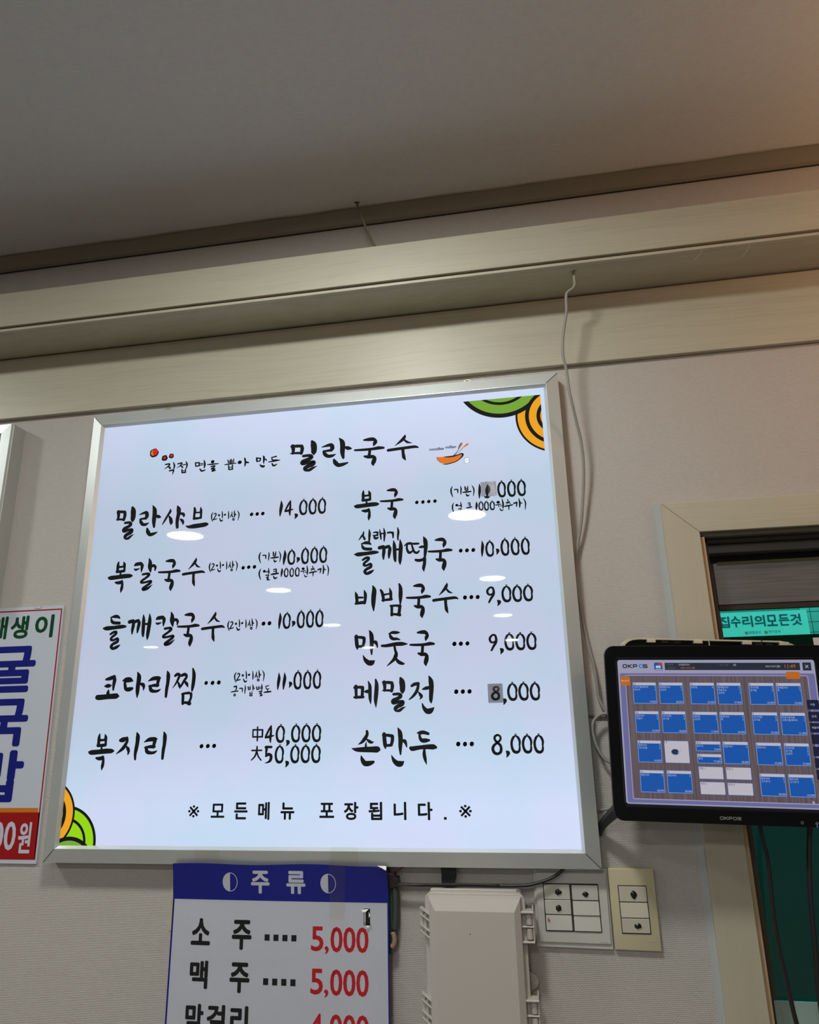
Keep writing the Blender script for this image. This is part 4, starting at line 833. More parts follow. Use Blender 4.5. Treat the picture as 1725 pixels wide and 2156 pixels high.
lp = [(.160, -.020, 1.4900), (.1345, -.020, 1.4920), (.1260, -.020, 1.4921), (.1172, -.020, 1.4881), (.1097, -.020, 1.4799), (.1068, -.020, 1.4681), (.1074, -.020, 1.4551), (.1103, -.020, 1.4410), (.1161, -.020, 1.4270), (.1234, -.020, 1.4165), (.1302, -.020, 1.4123), (.150, -.020, 1.405)]
o = MB(lp[1]).tube(lp, 0.0028, 10).build('grey_cable', M_CABLE, smooth=True); o.location = lp[1]; tag(o, 'loop of grey cable between menu board and monitor', 'cable')
o = MB((.12, -.003, 1.488)).tube([(.085, -.0035, 1.4895), (.1332, -.0035, 1.4877), (.18, -.0035, 1.486)], .0022, 8, sub=1).build('grey_cable', mat('dull_cable', (.2, .18, .15, 1), .6)); o.location = (.12, -.003, 1.488); tag(o, 'level grey cable clipped to the wall behind the cable loop', 'cable')
o = MB((.12, -.01, 1.334)).tube([(.095, -.010, 1.3335), (.1120, -.010, 1.3340), (.1210, -.010, 1.3355), (.1298, -.010, 1.3393), (.145, -.012, 1.345)], .0022, 8).build('grey_cable', M_CABLE, smooth=True); o.location = (.12, -.01, 1.334); tag(o, 'short grey cable end at the lower left corner of the monitor', 'cable')
bc = [(.045, -.018, 1.2520), (.032, -.020, 1.2380), (.016, -.0215, 1.2290), (-.005, -.022, 1.2222), (-.030, -.022, 1.2176), (-.089, -.022, 1.2168), (-.139, -.022, 1.2172), (-.191, -.022, 1.2158), (-.243, -.020, 1.2160), (-.27, -.018, 1.217)]
o = MB(bc[4]).tube(bc, 0.0027, 10).build('black_cable', M_BCABLE, smooth=True); o.location = bc[4]; tag(o, 'thick black cable running under the menu board above the plastic box', 'cable')
bc2 = [(-.07, -.026, 1.2180), (-.11, -.027, 1.2192), (-.150, -.027, 1.2190), (-.191, -.026, 1.2175), (-.235, -.024, 1.2150), (-.262, -.022, 1.2140)]
o = MB(bc2[2]).tube(bc2, 0.0012, 8).build('black_cable', M_BCABLE, smooth=True); o.location = bc2[2]; tag(o, 'thin black wire lying along the thick cable', 'cable')
o = MB((-.158, -.01, 1.23)).prism([(-.1725, 1.2600), (-.1440, 1.2600), (-.1455, 1.2330), (-.1500, 1.2140), (-.1700, 1.2140), (-.1700, 1.2330)], -.016, -.004).build('black_strap', mat('black_web', (.012, .012, .014, 1), .7, bump=(900, .5, .001))); o.location = (-.158, -.01, 1.23)
tag(o, 'short black woven strap hanging behind the board above the plastic box', 'strap')
o = MB((-.25, -.02, 1.24)).tube([(-.262, -.022, 1.2330), (-.250, -.022, 1.2360), (-.235, -.020, 1.2440), (-.225, -.018, 1.250)], .0012, 8).build('red_wire', mat('red_wire', lin(110, 20, 20), .5), smooth=True); o.location = (-.25, -.02, 1.24); tag(o, 'short red wire at the top right corner of the blue sign', 'cable')
T7 = (-.254, -.015, 1.17)
ad = thing('wire_bundle', 'dark bundle of taped wires behind the right edge of the blue sign', 'cable', T7)
MB(T7).prism([(-.2680, 1.2420), (-.2620, 1.2330), (-.2520, 1.2330), (-.2500, 1.2270), (-.2450, 1.2265), (-.2455, 1.2140), (-.2560, 1.2100), (-.2680, 1.2100)], -.024, -.006).build('connector', M_BCABLE, ad, bevel=.001)
MB(T7).tube([(-.2530, -.016, 1.2150), (-.2515, -.016, 1.1900), (-.2520, -.016, 1.1600), (-.2545, -.016, 1.1450)], lambda t: .0055, 10).build('taped_sleeve', mat('grey_tape', (.055, .06, .058, 1), .5, bump=(300, .6, .002)), ad, smooth=True)
MB(T7).tube([(-.2590, -.015, 1.2150), (-.2585, -.015, 1.1800), (-.2590, -.015, 1.1500), (-.262, -.015, 1.1080)], .0030, 8).build('green_wire', mat('green_wire', (.01, .07, .05, 1), .5), ad, smooth=True)
MB(T7).tube([(-.2570, -.018, 1.1420), (-.2540, -.018, 1.1330), (-.2548, -.018, 1.1240), (-.259, -.018, 1.1190)], .0042, 8).build('bare_twist', mat('tan_tape', (.38, .25, .17, 1), .6), ad, smooth=True)

# twisted wire from ceiling to beam
rp = [(-.3163, -.0303, 2.640), (-.3120, -.040, 2.6150), (-.3000, -.062, 2.5750), (-.2870, -.080, 2.5320), (-.2720, -.094, 2.4900), (-.2600, -.100, 2.4560), (-.257, -.100, 2.4400)]
o = MB(rp[0]).tube(rp, lambda t: 0.0027 + 0.0004 * math.sin(t * 90), 8).build('hanging_wire', mat('rusty_wire', (.17, .12, .065, 1), .6, bump=(500, .8, .002)), smooth=True); o.location = rp[0]; tag(o, 'thin brown twisted wire from a ceiling hole down behind the beam', 'wire')
hm = MB((-.3163, -.0303, 2.6365)); n = 12
hm.add([(-.3163 + .0055 * (1 + .25 * math.sin(i * 2.1)) * math.cos(2 * math.pi * i / n), -.0303 + .0042 * math.sin(2 * math.pi * i / n), 2.6366) for i in range(n)], [tuple(range(n))[::-1]])
o = hm.build('ceiling_hole', M_TAR_SHADE); o.location = (-.3163, -.0303, 2.6365); tag(o, 'small dark hole in the ceiling around the twisted wire', 'hole')
for pts, lab in (([(.384, -.121, 2.3430), (.383, -.118, 2.338), (.376, -.112, 2.332), (.371, -.108, 2.329)], 'pale dust thread hanging under the beam, shorter left one'), ([(.470, -.121, 2.3440), (.468, -.118, 2.335), (.462, -.112, 2.327), (.456, -.108, 2.323)], 'pale dust thread hanging under the beam, longer right one')):
    o = MB(pts[0]).tube(pts, .0003, 5).build('dust_thread', mat('thread', (.6, .5, .38, 1), .8)); o.location = pts[0]; tag(o, lab, 'thread', 'dust threads under the beam')

# ------------------------------------------------------------------ window with casing, steel header and tinted glass
wn = thing('window_1', None, None, (0.7, 0, 0.93)); struct(wn, 'wood cased window with steel header and green tinted glass'); T8 = (0.7, 0, 0.93)
cx0, cx1, cz0, cz1 = .2710, 1.165, .865, 1.8722; ix0, ix1, iz0, iz1 = .3335, 1.10, .93, 1.8130
for pts, m_ in (([(cx0, cz1), (cx1, cz1), (ix1, iz1), (ix0, iz1)], M_WOOD), ([(cx0, cz0), (cx0, cz1), (ix0, iz1), (ix0, iz0)], M_WOODV), ([(cx1, cz0), (cx1, cz1), (ix1, iz1), (ix1, iz0)], M_WOODV), ([(cx0, cz0), (cx1, cz0), (ix1, iz0), (ix0, iz0)], M_WOOD)):
    cxm = sum(p[0] for p in pts) / 4; czm = sum(p[1] for p in pts) / 4
    MB(T8).prism([(cxm + (x - cxm) * .9994, czm + (z - czm) * .9994) for x, z in pts], -.013, -.0005).build('casing_board', m_, wn, bevel=.0007, seg=1)
MB(T8).box(.2590, .2712, -.0005, -.0016, .90, 1.8735).build('sealant_strip', mat('sealant', (.44, .46, .46, 1), .6), wn, label='pale grey sealant strip')
MB(T8).box(ix0 + .0002, .3425, -.004, .045, .94, 1.8070).build('jamb_edge', mat('jamb_tan', (.50, .34, .20, 1), .5), wn)
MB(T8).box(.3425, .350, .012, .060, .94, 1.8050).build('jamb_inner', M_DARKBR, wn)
MB(T8).box(ix0, ix1, -.004, .010, 1.8050, 1.8155).build('head_edge', mat('head_olive', (.14, .125, .09, 1), .5), wn)
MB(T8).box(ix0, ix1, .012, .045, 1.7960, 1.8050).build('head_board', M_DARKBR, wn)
MB(T8).box(.345, ix1, .028, .060, 1.7795, 1.7955).build('head_rail', M_HDR, wn, bevel=.0008, seg=1)
MB(T8).box(.345, ix1, .062, .080, 1.7640, 1.7950).build('slot', M_TAR_SHADE, wn)
MB(T8).box(.345, .3665, .056, .064, .94, 1.7640).build('rusty_stile', mat('rusty_steel', (.10, .085, .06, 1), .45, .5, bump=(120, .5, .002)), wn)
MB(T8).box(.3664, ix1, .054, .062, 1.6850, 1.7640).build('steel_header', M_STEEL, wn, label='brushed steel header panel')
MB(T8).box(.3730, ix1, .0535, .0542, 1.7600, 1.7665).build('tape_strip', mat('old_yellow_tape', (.17, .15, .08, 1), .4), wn, label='yellowed tape along the header')
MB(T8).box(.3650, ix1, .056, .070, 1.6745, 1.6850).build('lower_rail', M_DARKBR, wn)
crk = MB(T8); n = 30
crk.tube([(.3515 + .0012 * math.sin(i * 2.2), .040, 1.765 - i * .0055) for i in range(n)], lambda t: .0013 + .0006 * math.sin(t * 70), 6, sub=1)
crk.build('foil_edge', mat('foil', (.5, .5, .5, 1), .25, .8, bump=(300, 1, .003)), wn, label='crinkled foil edge')
M_TEAL = tint_glass('teal_glass', (0.24, 0.80, 0.68, 1), 0.06)
MB(T8).box(.3560, ix1, .064, .067, .94, 1.6760).build('glass_pane', M_TEAL, wn, label='green tinted glass pane')
MB(T8).box(.3560, .3650, .060, .0635, 1.0, 1.6745).build('pane_seal', mat('green_seal', (.10, .25, .17, 1), .4), wn)
MB(T8).box(.3560, ix1, .0690, .0750, 1.600, 1.6255).build('sash_rail', mat('sash_black', (.02, .022, .02, 1), .35), wn)
MB(T8).box(.3600, ix1, .0530, .0550, .94, 1.0380).build('lower_sheet', mat('milky_sheet', (.30, .42, .40, 1), .4), wn, label='paler grey green sheet across the bottom of the glass')
MB(T8).box(ix0, ix1, 0.0, .12, .93, .9395).build('sill', M_WOOD, wn)
o = MB((.56, .06, 1.58)).box(.5220, .66, .0600, .0610, 1.48, 1.6180).build('notice_paper', mat('paper_white', (.70, .66, .66, 1), .6)); o.location = (.56, .06, 1.58); tag(o, 'white notice sheet stuck inside the window behind the monitor', 'paper')

# outside: shop signboard, tiled facade, dark awning
SGY = 3.0
sb = thing('shop_signboard', 'pale shop signboard with large lettering seen through the green window', 'sign', (1.2, SGY, 1.75))
T9 = (1.2, SGY, 1.75)
MB(T9).box(.55, 1.617, SGY, SGY + .10, 1.72, 2.0290).build('panel', mat('signboard_white', (.80, .80, .78, 1), .5), sb)
tx = MB(T9)
M_SK = mat('sign_dark_ink', (.05, .10, .16, 1), .5)
LET = (('집', 1.130, 1.190), ('수', 1.196, 1.252), ('리', 1.260, 1.318), ('의', 1.327, 1.386), ('모', 1.394, 1.452), ('든', 1.460, 1.518), ('것', 1.524, 1.583))
for k, (ch, a, c_) in enumerate(LET): type_in(tx, ch, a, 1.9420, c_, 2.0080, SGY - .001, .03)
for x0, z0, word in ((1.288, 1.902, '창호공사'), (1.395, 1.902, '전기공사'), (1.288, 1.870, '도시공사'), (1.395, 1.870, '실내인테리어')):
    type_at(tx, word, x0, z0, .0165, SGY - .001, .0)
tx.build('lettering', M_SK, sb)
rd = MB(T9)
for x0, z0 in ((1.266, 1.900), (1.373, 1.900), (1.266, 1.868), (1.373, 1.868)): rd.rect(x0, z0, x0 + .016, z0 + .016, SGY - .001)
rd.build('bullet_square', mat('bullet_red', (.95, .20, .18, 1), .5), sb, label='red bullet squares')
fc = thing('tiled_facade', 'tiled building facade beyond the signboard', 'building', (1.6, SGY + .4, 0))
T10 = (1.6, SGY + .4, 0)
MB(T10).box(-1.0, 5.0, SGY + .102, SGY + .5, 0, 4.5).build('wall', mat('grout_dark', (.18, .20, .20, 1), .8), fc)
M_TILE = mat('facade_tile', (.42, .45, .44, 1), .4)
tile = None; tw_, th_ = .055, .060
ref = MB().box(0, tw_ - .004, -.006, 0, 0, th_ - .004)
tme = bpy.data.meshes.new('facade_tile'); tme.from_pydata(ref.v, [], ref.f); tme.materials.append(M_TILE)
for i in range(14):
    for j in range(6):
        o = bpy.data.objects.new('facade_tile', tme); COL.objects.link(o); o.parent = fc
        o.location = (1.62 + i * tw_ - T10[0], SGY + .102 - T10[1], 1.85 + j * th_)
o = MB((1.5, 1.6, .9)).add([(-.6, 1.5, 1.735), (3.6, 1.5, 1.735), (3.6, 2.6, 1.80), (-.6, 2.6, 1.80), (-.6, 1.5, .2), (3.6, 1.5, .2), (3.6, 2.6, .2), (-.6, 2.6, .2)],
    [(0, 1, 2, 3), (0, 4, 5, 1), (1, 5, 6, 2), (2, 6, 7, 3), (3, 7, 4, 0), (4, 7, 6, 5)]).build('street_stall', mat('dark_body', (.050, .034, .034, 1), .5)); o.location = (1.5, 1.6, .9)
tag(o, 'dark green covered stall outside below the signboard', 'stall')
o = MB((1.5, 4, 0)).box(-4, 8, .2, 9, -.05, 0).build('street', mat('asphalt', (.06, .06, .06, 1), .9)); o.location = (1.5, 4, 0); struct(o, 'grey street outside the window')

# ------------------------------------------------------------------ point of sale monitor on wall arm
Q0 = Vector((0.14970786, -0.10936857, 1.57858456))
ah = Vector((0.99946526, -0.00637754, -0.03207068)); nv = Vector((-0.00826312, -0.99822319, -0.05901011))
zz = ah.cross(-nv).normalized()
if zz.z < 0: zz = -zz
yv = zz.cross(ah).normalized()
mw = Matrix(((ah[0], yv[0], zz[0], Q0[0]), (ah[1], yv[1], zz[1], Q0[1]), (ah[2], yv[2], zz[2], Q0[2]), (0, 0, 0, 1)))
mo = thing('order_monitor', 'glossy black touch monitor showing blue order tiles, mounted in front of the window', 'monitor')
mo.matrix_world = mw
def mm(u, v): return u / 1000.0, -v / 1000.0
def slab(mb, outline, y0, y1): return mb.prism([mm(u, v) for u, v in outline], y0, y1)
def rr(u0, v0, u1, v1, r): return rrect(u0, v0, u1, v1, r, 6)
# bezel as a ring
def ringmesh(outer, inner, y0, y1, yi):
    a = [mm(*p) for p in outer]; b_ = [mm(*p) for p in inner]; n = len(a); m_ = MB()
    m_.add([(x, y0, z) for x, z in a] + [(x, y0, z) for x, z in b_] + [(x, y1, z) for x, z in a] + [(x, yi, z) for x, z in b_],
           [f for i in range(n) for f in (((i + 1) % n, i, n + i, n + (i + 1) % n), (i, (i + 1) % n, 2 * n + (i + 1) % n, 2 * n + i), (n + (i + 1) % n, n + i, 3 * n + i, 3 * n + (i + 1) % n))])
    return m_
outer = rr(-20.5, -22.9, 324.5, 250.0, 15); inner = rr(-3.0, -3.0, 307.0, 228.3, 3)
ringmesh(outer, inner, -.0050, .012, .0005).build('bezel', M_GLOSS, mo, bevel=.0012)
slab(MB(), rr(-18.5, -20.9, 322.5, 248.0, 14), .012, .032).build('rear_shell', mat('rear_black', (.01, .01, .011, 1), .5), mo, bevel=.003)
slab(MB(), [(-21.4, -8), (-20.6, -8), (-20.6, 236), (-21.4, 236)], -.0035, -.0015).build('bezel_edge_strip', mat('edge_steel', (.14, .15, .16, 1), .25, .6), mo)
slab(MB(), rr(-3.0, -3.0, 307.0, 228.3, 3), .0008, .0015).build('screen_border', mat('lcd_border', lin(40, 42, 48), .3), mo)
SCR = [0]
def panel(name, rects, m_, lay, label=None):
    q = MB()
    for r_ in rects:
        u0, v0, u1, v1 = r_[:4]; rad = r_[4] if len(r_) > 4 else 0
        pts = rr(u0, v0, u1, v1, rad) if rad else [(u0, v0), (u1, v0), (u1, v1), (u0, v1)]
        q.poly([mm(*p) for p in pts], .0006 - .00006 * lay)
    return q.build(name, m_, scr, label=label)
def ink(items, m_, lay, name='screen_text', bold=0.0):
    q = MB()
    for it in items:
        s, u, v, h = it[:4]; right = it[4] if len(it) > 4 else False; wide = it[5] if len(it) > 5 else 1.0
        x, z = mm(u, v + h); type_at(q, s, x, z, h / 1000, .0006 - .00006 * lay, bold, 0, right, wide)
    return q.build(name, m_, scr)
scr = slab(MB(), rr(0, 0, 304, 225, 4), .0006, .0012).build('screen', emis('ui_lilac', lin(172, 170, 200), .72), mo, label='lit screen with order tiles')
S_ = .80
panel('screen_panel', [(2.5, 21.5, 302, 223, 3)], emis('ui_violet', lin(112, 112, 166), S_), 1)
panel('screen_panel', [(10.8, 24.6, 292.2, 218.0, 3)], emis('ui_line', lin(168, 165, 200), S_), 2)
wd = emis('ui_wood', lin(88, 76, 82), S_, (lin(112, 98, 104), (320, 4, 6)))
panel('screen_panel', [(11.9, 25.7, 291.0, 216.6, 2)], wd, 3, 'wood grain backdrop')
panel('header_bar', [(75.3, 4.7, 282.1, 16.3), (286.0, 4.3, 298.7, 16.8)], emis('ui_dark', lin(38, 44, 58), S_), 2)
cards = [(21.8, 36.0, 59.3, 70.4), (63.2, 36, 101.1, 70.4), (111.6, 36, 149.7, 70.4), (153.1, 36, 190.3, 70.5), (201.7, 36, 239.7, 70.4), (242.6, 36, 280.2, 70.6),
         (22.4, 81.6, 60.2, 115.8), (64.1, 81.5, 101.8, 115.9), (112.0, 81.8, 150.3, 115.9), (153.1, 81.6, 191.1, 116.1), (202.3, 81.5, 240.4, 116.1), (244.2, 81.6, 281.5, 116.3),
         (23.1, 127.4, 60.5, 161.8), (112.8, 127.2, 151.2, 143.0), (113.5, 146.5, 150.9, 161.4), (153.8, 127.1, 192.3, 161.4), (203.1, 127.7, 241.0, 161.9), (244.6, 127.8, 281.6, 161.9),
         (23.6, 173.0, 61.2, 207.3), (65.0, 172.8, 103.3, 207.2), (204.0, 174.0, 241.6, 207.8), (245.5, 174.0, 282.9, 207.9)]
white = [(64.6, 127.4, 102.5, 161.8), (114.1, 165.8, 151.3, 184.8), (155.0, 165.8, 192.8, 184.6), (114.4, 188.6, 152.0, 207.9), (155.4, 189.0, 193.1, 207.8)]
m_blue = emis('ui_card_edge', lin(70, 110, 190), S_); m_line = emis('ui_card_line', lin(150, 175, 215), S_)
m_fill = emis('ui_card_blue', lin(18, 88, 178), S_); m_top = emis('ui_card_white', lin(200, 196, 208), S_)
nums = ['22', '21', '14', '13', '8', '4', '20', '19', '12', '11', '7', '3', '18', '10-2', '10-1', '9', '6', '2', '16', '15', '5', '1']
dish = [['시래기들깨떡국', '만두국'], ['들깨칼국수', '손만두'], ['냉모밀'], ['들깨칼국수', '비빔국수', '손만두'], ['코다리찜', '공기밥'], ['들깨칼국수', '죽'],
        ['밀란샤브', '막걸리'], ['코다리찜', '공기밥'], ['냉모밀', '손만두'], ['밀란샤브', '죽'], ['코다리찜', '공기밥'], ['매생이굴국밥', '시래기들깨떡국'],
        ['밀란샤브', '코다리찜'], ['만두국'], ['복국'], ['밀란샤브'], ['밀란샤브'], ['코다리찜', '공기밥', '손만두'], ['밀란샤브'], ['밀란샤브'], ['밀란샤브', '고기추가'], ['밀란샤브', '고기추가']]
qty = ['11', '21', '4', '211', '33', '21', '23', '44', '11', '23', '23', '11', '32', '1', '3', '2', '3', '222', '2', '2', '31', '31']
price = ['19,000', '28,000', '36,000', '37,000', '36,000', '22,000', '32,000', '48,000', '17,000', '30,000', '25,000', '21,000', '64,000', '9,000', '77,000', '28,000', '42,000', '32,000', '28,000', '28,000', '39,000', '53,000']
m_ink = emis('ui_ink', lin(40, 46, 78), S_); m_pale = emis('ui_pale', lin(176, 190, 222), S_)
M_SCRN = [m_blue, m_line, m_fill, m_top, m_ink, m_pale]
for i, (u0, v0, u1, v1) in enumerate(cards):
    q = MB(); y_ = lambda k: .0006 - .00006 * k
    def rc(a, b_, c_, d, lay, mi, rad=1.2): q.poly([mm(*p) for p in (rr(a, b_, c_, d, rad) if rad else [(a, b_), (c_, b_), (c_, d), (a, d)])], y_(lay), mi)
    rc(u0, v0, u1, v1, 4, 0); rc(u0 + .5, v0 + .5, u1 - .5, v1 - .5, 5, 1, .9); rc(u0 + 1.1, v0 + 4.9, u1 - 1.1, v1 - 1.1, 6, 2, 0); rc(u0 + .9, v0 + .8, u1 - .9, v0 + 4.9, 6, 3, 0)
    def tx_(s, u, v, h, mi, right=False, wide=1.): 
        x, z = mm(u, v + h); type_at(q, s, x, z, h / 1000, y_(7), 0.006, mi, right, wide)
    tx_(nums[i], u0 + 1.2, v0 + 1.4, 3.0, 4)
    for k, s in enumerate(dish[i]):
        tx_(s, u0 + 2, v0 + 5.9 + k * 4.3, 3.3, 5); tx_(qty[i][min(k, len(qty[i]) - 1)], u1 - 2.2, v0 + 6.1 + k * 4.3, 2.8, 5, True)
    tx_(price[i], u1 - 1.8, v1 - 5.0, 3.3, 5, True)
    q.build('order_tile', M_SCRN, scr)
for i, (u0, v0, u1, v1) in enumerate(white):
    q = MB()
    q.poly([mm(*p) for p in rr(u0, v0, u1, v1, 1.2)], .0006 - .00024, 0); q.poly([mm(*p) for p in rr(u0 + .6, v0 + .6, u1 - .6, v1 - .6, .9)], .0006 - .0003, 3)
    x, z = mm(u0 + 1.4, v0 + 4.6); type_at(q, ['17', '포장 1', '포장 2', '포장 3', '포장 4'][i], x, z, .0033, .0006 - .00036, .006, 4)
    if i == 0:
        cxp, czp = mm(81.0, 144.5)
        q.disc(cxp, czp - .0015, .0062, .0006 - .00036, .0046, 20, 1); q.disc(cxp, czp, .0060, .0006 - .00042, .0042, 20, 4)
        q.ribbon([(cxp + .005, czp + .001, .0014), (cxp + .010, czp + .0035, .0018), (cxp + .0085, czp + .001, .0014), (cxp + .0045, czp - .0015, .0012)], .0006 - .0005, 5)
    q.build('order_tile', M_SCRN, scr)
m_or = emis('ui_orange', lin(198, 108, 30), S_); m_or2 = emis('ui_orange_text', lin(200, 110, 60), S_)
panel('menu_button', [(3.0, 26.9, 18.6, 41.2, 1.5), (259.9, 18.9, 280.4, 30.0, 1.5)], m_or, 5)
ink([('메뉴표기', 4.2, 32.2, 3.2)], emis('ui_label', lin(225, 205, 190), S_), 6)
panel('side_button', [(285.6, 62.2, 303.5, 76.8, 1.5), (285.8, 80.1, 303.5, 95.0, 1.5), (286.0, 97.2, 303.5, 111.8, 1.5), (286.4, 114.4, 303.5, 129, 1.5), (286.6, 132.8, 303.5, 147, 1.5), (287.0, 149.6, 303.5, 164.5, 1.5), (287.4, 167, 303.5, 181.5, 1.5)], emis('ui_navy', lin(24, 26, 58), S_), 5)
ink([('이동', 290.5, 67.5, 3.6), ('단체', 290.5, 85.5, 3.6), ('재출력', 288.6, 102.5, 3.6)], m_pale, 6)
ink([('×', 289.6, 8.0, 5.2)], m_pale, 4)
ink([('• 매장명 :', 77, 6.2, 3.2), ('• 영업일자 :', 77, 11.4, 3.2), ('• 포스번호 :', 159, 6.4, 3.2)], emis('ui_dim', lin(92, 98, 115), S_), 4)
ink([('(주)밀란국수', 97.3, 6.2, 3.6), ('03', 182, 6.6, 3.0), ('2024.10.07 [월]', 230.5, 8.6, 3.7)], emis('ui_light', lin(190, 195, 208), S_), 4)
ink([('2024-10-07 [월]', 99.9, 11.2, 3.6), ('11:49', 259.5, 7.4, 5.6)], m_or2, 4)
# vendor wordmark drawn from wide strokes
def wordmark(mb, u0, v0, u1, v1, y, skip=None, wt=.17):
    W5 = (u1 - u0 - 4 * (u1 - u0) * .02) / 5; h = v1 - v0; s = h * wt * 1.25
    L5 = [['0,.5 0,.15 .15,0 .85,0 1,.15 1,.85 .85,1 .15,1 0,.85 0,.5'], ['0,0 0,1', '.95,0 .12,.5 .98,1'], ['0,1 0,0 .85,0 1,.12 1,.48 .85,.62 .05,.62'],
          ['0,.5 0,.15 .15,0 .85,0 1,.15 1,.85 .85,1 .15,1 0,.85 0,.5'], ['1,.05 .15,0 0,.12 0,.4 .12,.5 .88,.5 1,.62 1,.88 .85,1 0,.96']]
    for k in range(5):
        ax = u0 + k * (W5 * 1.02 + (u1 - u0) * .005) + s / 2; w_ = W5 - s * 1.45
        if skip == k: continue
        for st in L5[k]:
            pts = [tuple(float(t) for t in p.split(',')) for p in st.split()]
            for a, b_ in zip(pts, pts[1:]):
                p0 = mm(ax + a[0] * w_, v0 + s / 2 + a[1] * (h - s)); p1 = mm(ax + b_[0] * w_, v0 + s / 2 + b_[1] * (h - s))
                mb.ribbon([p0 + (s / 1000,), p1 + (s / 1000,)], y)
q = MB(); wordmark(q, 8.1, 6.9, 50.5, 13.2, .0006 - .0003, 3, .2); q.build('wordmark', emis('ui_wordmark', lin(18, 34, 60), S_), scr, label='dark wordmark with a blue letter')
q = MB(); cxp, czp = mm(37.7, 10.0); q.disc(cxp, czp, .0040, .0003, .0034, 24, 0); q.poly([(cxp - .0012, czp - .0014), (cxp + .0012, czp - .0014), (cxp + .0012, czp + .0014), (cxp - .0012, czp + .0014)], .00022, 1)
q.build('wordmark', [emis('ui_ball', lin(62, 128, 200), S_), m_pale], scr)
q = MB(); q.poly([mm(*p) for p in rr(58.4, 4.2, 71.6, 16.7, 2.6)], .0003, 0)
a, b_ = mm(71.4, 4.4); q.poly([mm(63.8, 4.3), mm(70.4, 4.4), mm(71.5, 5.6), mm(71.5, 11.4)], .00024, 1)
cxp, czp = mm(64.8, 11.4); q.disc(cxp - .0020, czp, .0020, .00020, n=14, mi=2); q.disc(cxp + .0020, czp, .0020, .00018, n=14, mi=2); q.disc(cxp, czp + .0014, .0030, .00016, .0016, 14, 2); q.disc(cxp - .0002, czp + .0028, .0012, .00014, n=12, mi=0)
q.ribbon([mm(60.4, 15.3) + (.0010,), mm(69.6, 15.3) + (.0010,)], .0001, 2)
q.build('app_badge', [emis('ui_badge', lin(30, 86, 160), S_), emis('ui_badge_red', lin(196, 52, 56), S_), emis('ui_badge_white', lin(206, 214, 230), S_)], scr, label='blue and red square badge')
pp = [mm(*p) for p in ((276.6, 212.0), (276.8, 217.2), (278.0, 216.0), (279.0, 218.0), (279.7, 217.6), (278.8, 215.6), (280.4, 215.4))]
MB().poly(pp, .00005).build('cursor', m_pale, scr)
q = MB(); wordmark(q, 138.6, 238.3, 171.9, 243.1, -.00515, None, .17); q.build('wordmark', mat('silver_print', (.32, .31, .30, 1), .35), mo, label='silver wordmark on the lower bezel')
q = MB()
cxp, czp = mm(277.5, 243.9)
arc = [(cxp + .0017 * math.sin(t), czp + .0017 * math.cos(t), .0005) for t in [math.radians(40 + 280 * i / 12) for i in range(13)]]
q.ribbon(arc, -.0052); q.ribbon([(cxp, czp, .0005), (cxp, czp + .0022, .0005)], -.0052)
cxp, czp = mm(256.8, 243.6); q.ribbon([(cxp - .0015, czp + .0016, .0005), (cxp + .0010, czp + .0016, .0005), (cxp + .0016, czp, .0005), (cxp + .0010, czp - .0014, .0005), (cxp - .0012, czp - .0014, .0005), (cxp - .0015, czp + .0002, .0005)], -.0052)
q.build('button_icon', mat('icon_grey', (.45, .45, .48, 1), .4), mo)
MB().disc(*mm(277.6, 248.0), .0009, -.0052, .0016, 10).build('status_light', mat('led_blue', (.1, .1, .3, 1), .3, emit=lin(60, 80, 190), estr=1.0), mo)
# beige rear cover showing above the bezel
cv = MB(); base = [(14, -22.0), (15.0, -22.6), (20.5, -27.5), (28, -30.8), (38, -32.2), (262, -32.2), (272, -30.6), (281, -27.5), (288, -23.5), (289, -22)]
cov = [(u, v - 5.5 + (u - 14) * .028) for u, v in [(14, -20)] + base[1:-1] + [(289, -20)]]
q = MB(); a = [mm(u, v) for u, v in cov]; ins = [mm(u * .985 + 2.2, v + 2.4) for u, v in cov]; n = len(a)
q.add([(x, .020, z) for x, z in a] + [(x, .020, z) for x, z in ins] + [(x, .060, z) for x, z in a] + [(x, .052, z) for x, z in ins],
      [f for i in range(n - 1) for f in ((i, i + 1, n + i + 1, n + i), (i + 1, i, 2 * n + i, 2 * n + i + 1), (n + i, n + i + 1, 3 * n + i + 1, 3 * n + i))])
q.build('rear_cover', M_BEIGE, mo, label='beige plastic cover rim above the monitor')
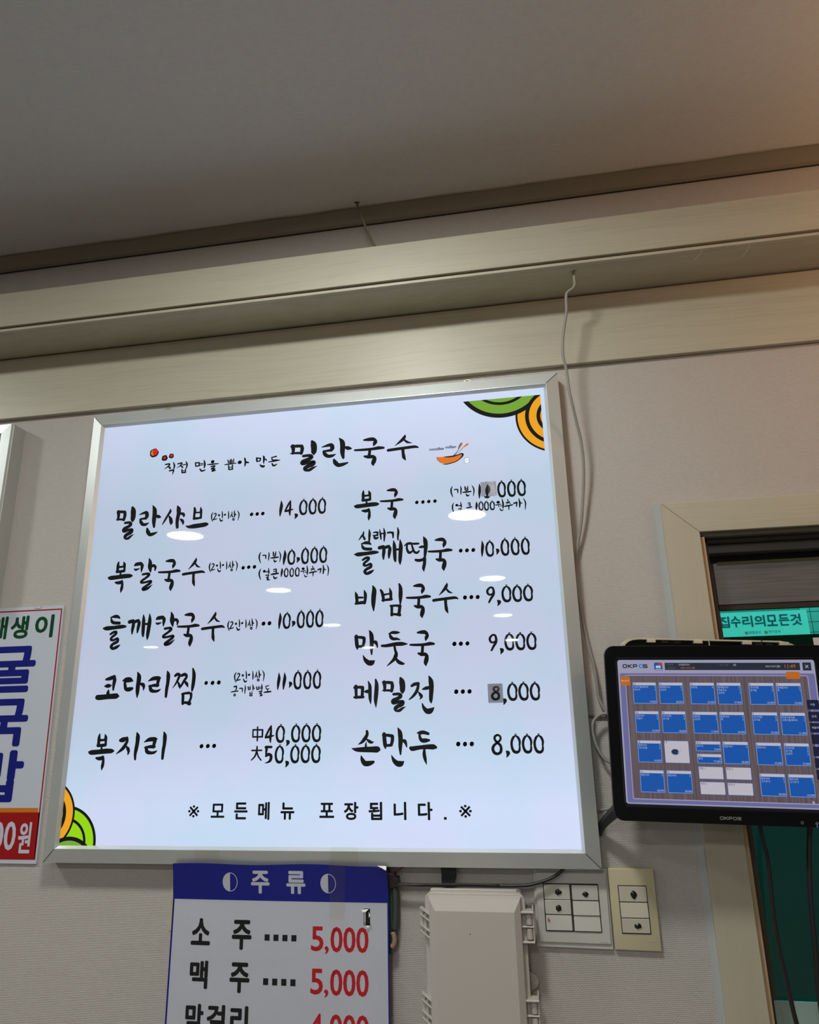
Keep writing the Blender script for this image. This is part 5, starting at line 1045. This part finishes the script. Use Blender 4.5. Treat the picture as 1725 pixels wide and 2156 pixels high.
q = MB(); q.poly([mm(u * .985 + 2.2, v + 2.4) for u, v in cov] , .050); q.build('cover_inside', mat('cover_dark', (.10, .085, .06, 1), .6), mo)
for u in (53, 128, 205, 262):
    v = -37 + (u - 14) * .028
    slab(MB(), [(u, v + 1), (u + 14, v + 1.4), (u + 14, v + 7.0), (u, v + 6.6)], .018, .030).build('cover_clip', M_BEIGE, mo, bevel=.0004, seg=1)
for u in (79, 99, 226, 244):
    v = -35.3 + (u - 14) * .028
    for k in (0, 2.6): slab(MB(), [(u, v + k + .6), (u + 10, v + k + .9), (u + 10, v + k + 1.5), (u, v + k + 1.2)], .028, .030).build('cover_slot', M_BEIGE, mo)
for u in (152, 234): slab(MB(), [(u, -38.5 + (u - 14) * .028), (u + .8, -38.5 + (u - 14) * .028), (u + .8, -21), (u, -21)], .0180, .022).build('cover_seam', M_BEIGE if u < 200 else M_SEAM, mo)
# wall arm
arm = [(.1450, -.088, 1.3650), (.1320, -.060, 1.3420), (.1160, -.036, 1.3230), (.1060, -.018, 1.3080), (.1025, -.0065, 1.2960)]
o = MB(); inv = mw.inverted()
o.tube([tuple(inv @ Vector(p)) for p in arm], lambda t: .0115 - .0062 * t, 8, sub=3); o.build('wall_arm', mat('arm_black', (.010, .010, .011, 1), .45), mo)
# cables below the monitor
for pts, r_, lab in (([(.356, -.075, 1.345), (.3495, -.060, 1.3164), (.3532, -.060, 1.2704), (.3500, -.060, 1.2101), (.3496, -.060, 1.1517), (.3543, -.060, 1.0951), (.3583, -.060, 1.0472), (.372, -.060, .97)], .0034, 'black cable hanging from the monitor in front of the window, left one'),
                    ([(.424, -.075, 1.340), (.4223, -.060, 1.3131), (.4142, -.060, 1.2710), (.4072, -.060, 1.2195), (.4035, -.060, 1.1777), (.4007, -.060, 1.1367), (.3963, -.060, 1.0886), (.395, -.060, .97)], .0042, 'thicker black cable hanging from the monitor at the right edge')):
    o = MB(pts[0]).tube(pts, r_, 10).build('black_cable', M_BCABLE, smooth=True); o.location = pts[0]; tag(o, lab, 'cable', 'cables below the monitor')
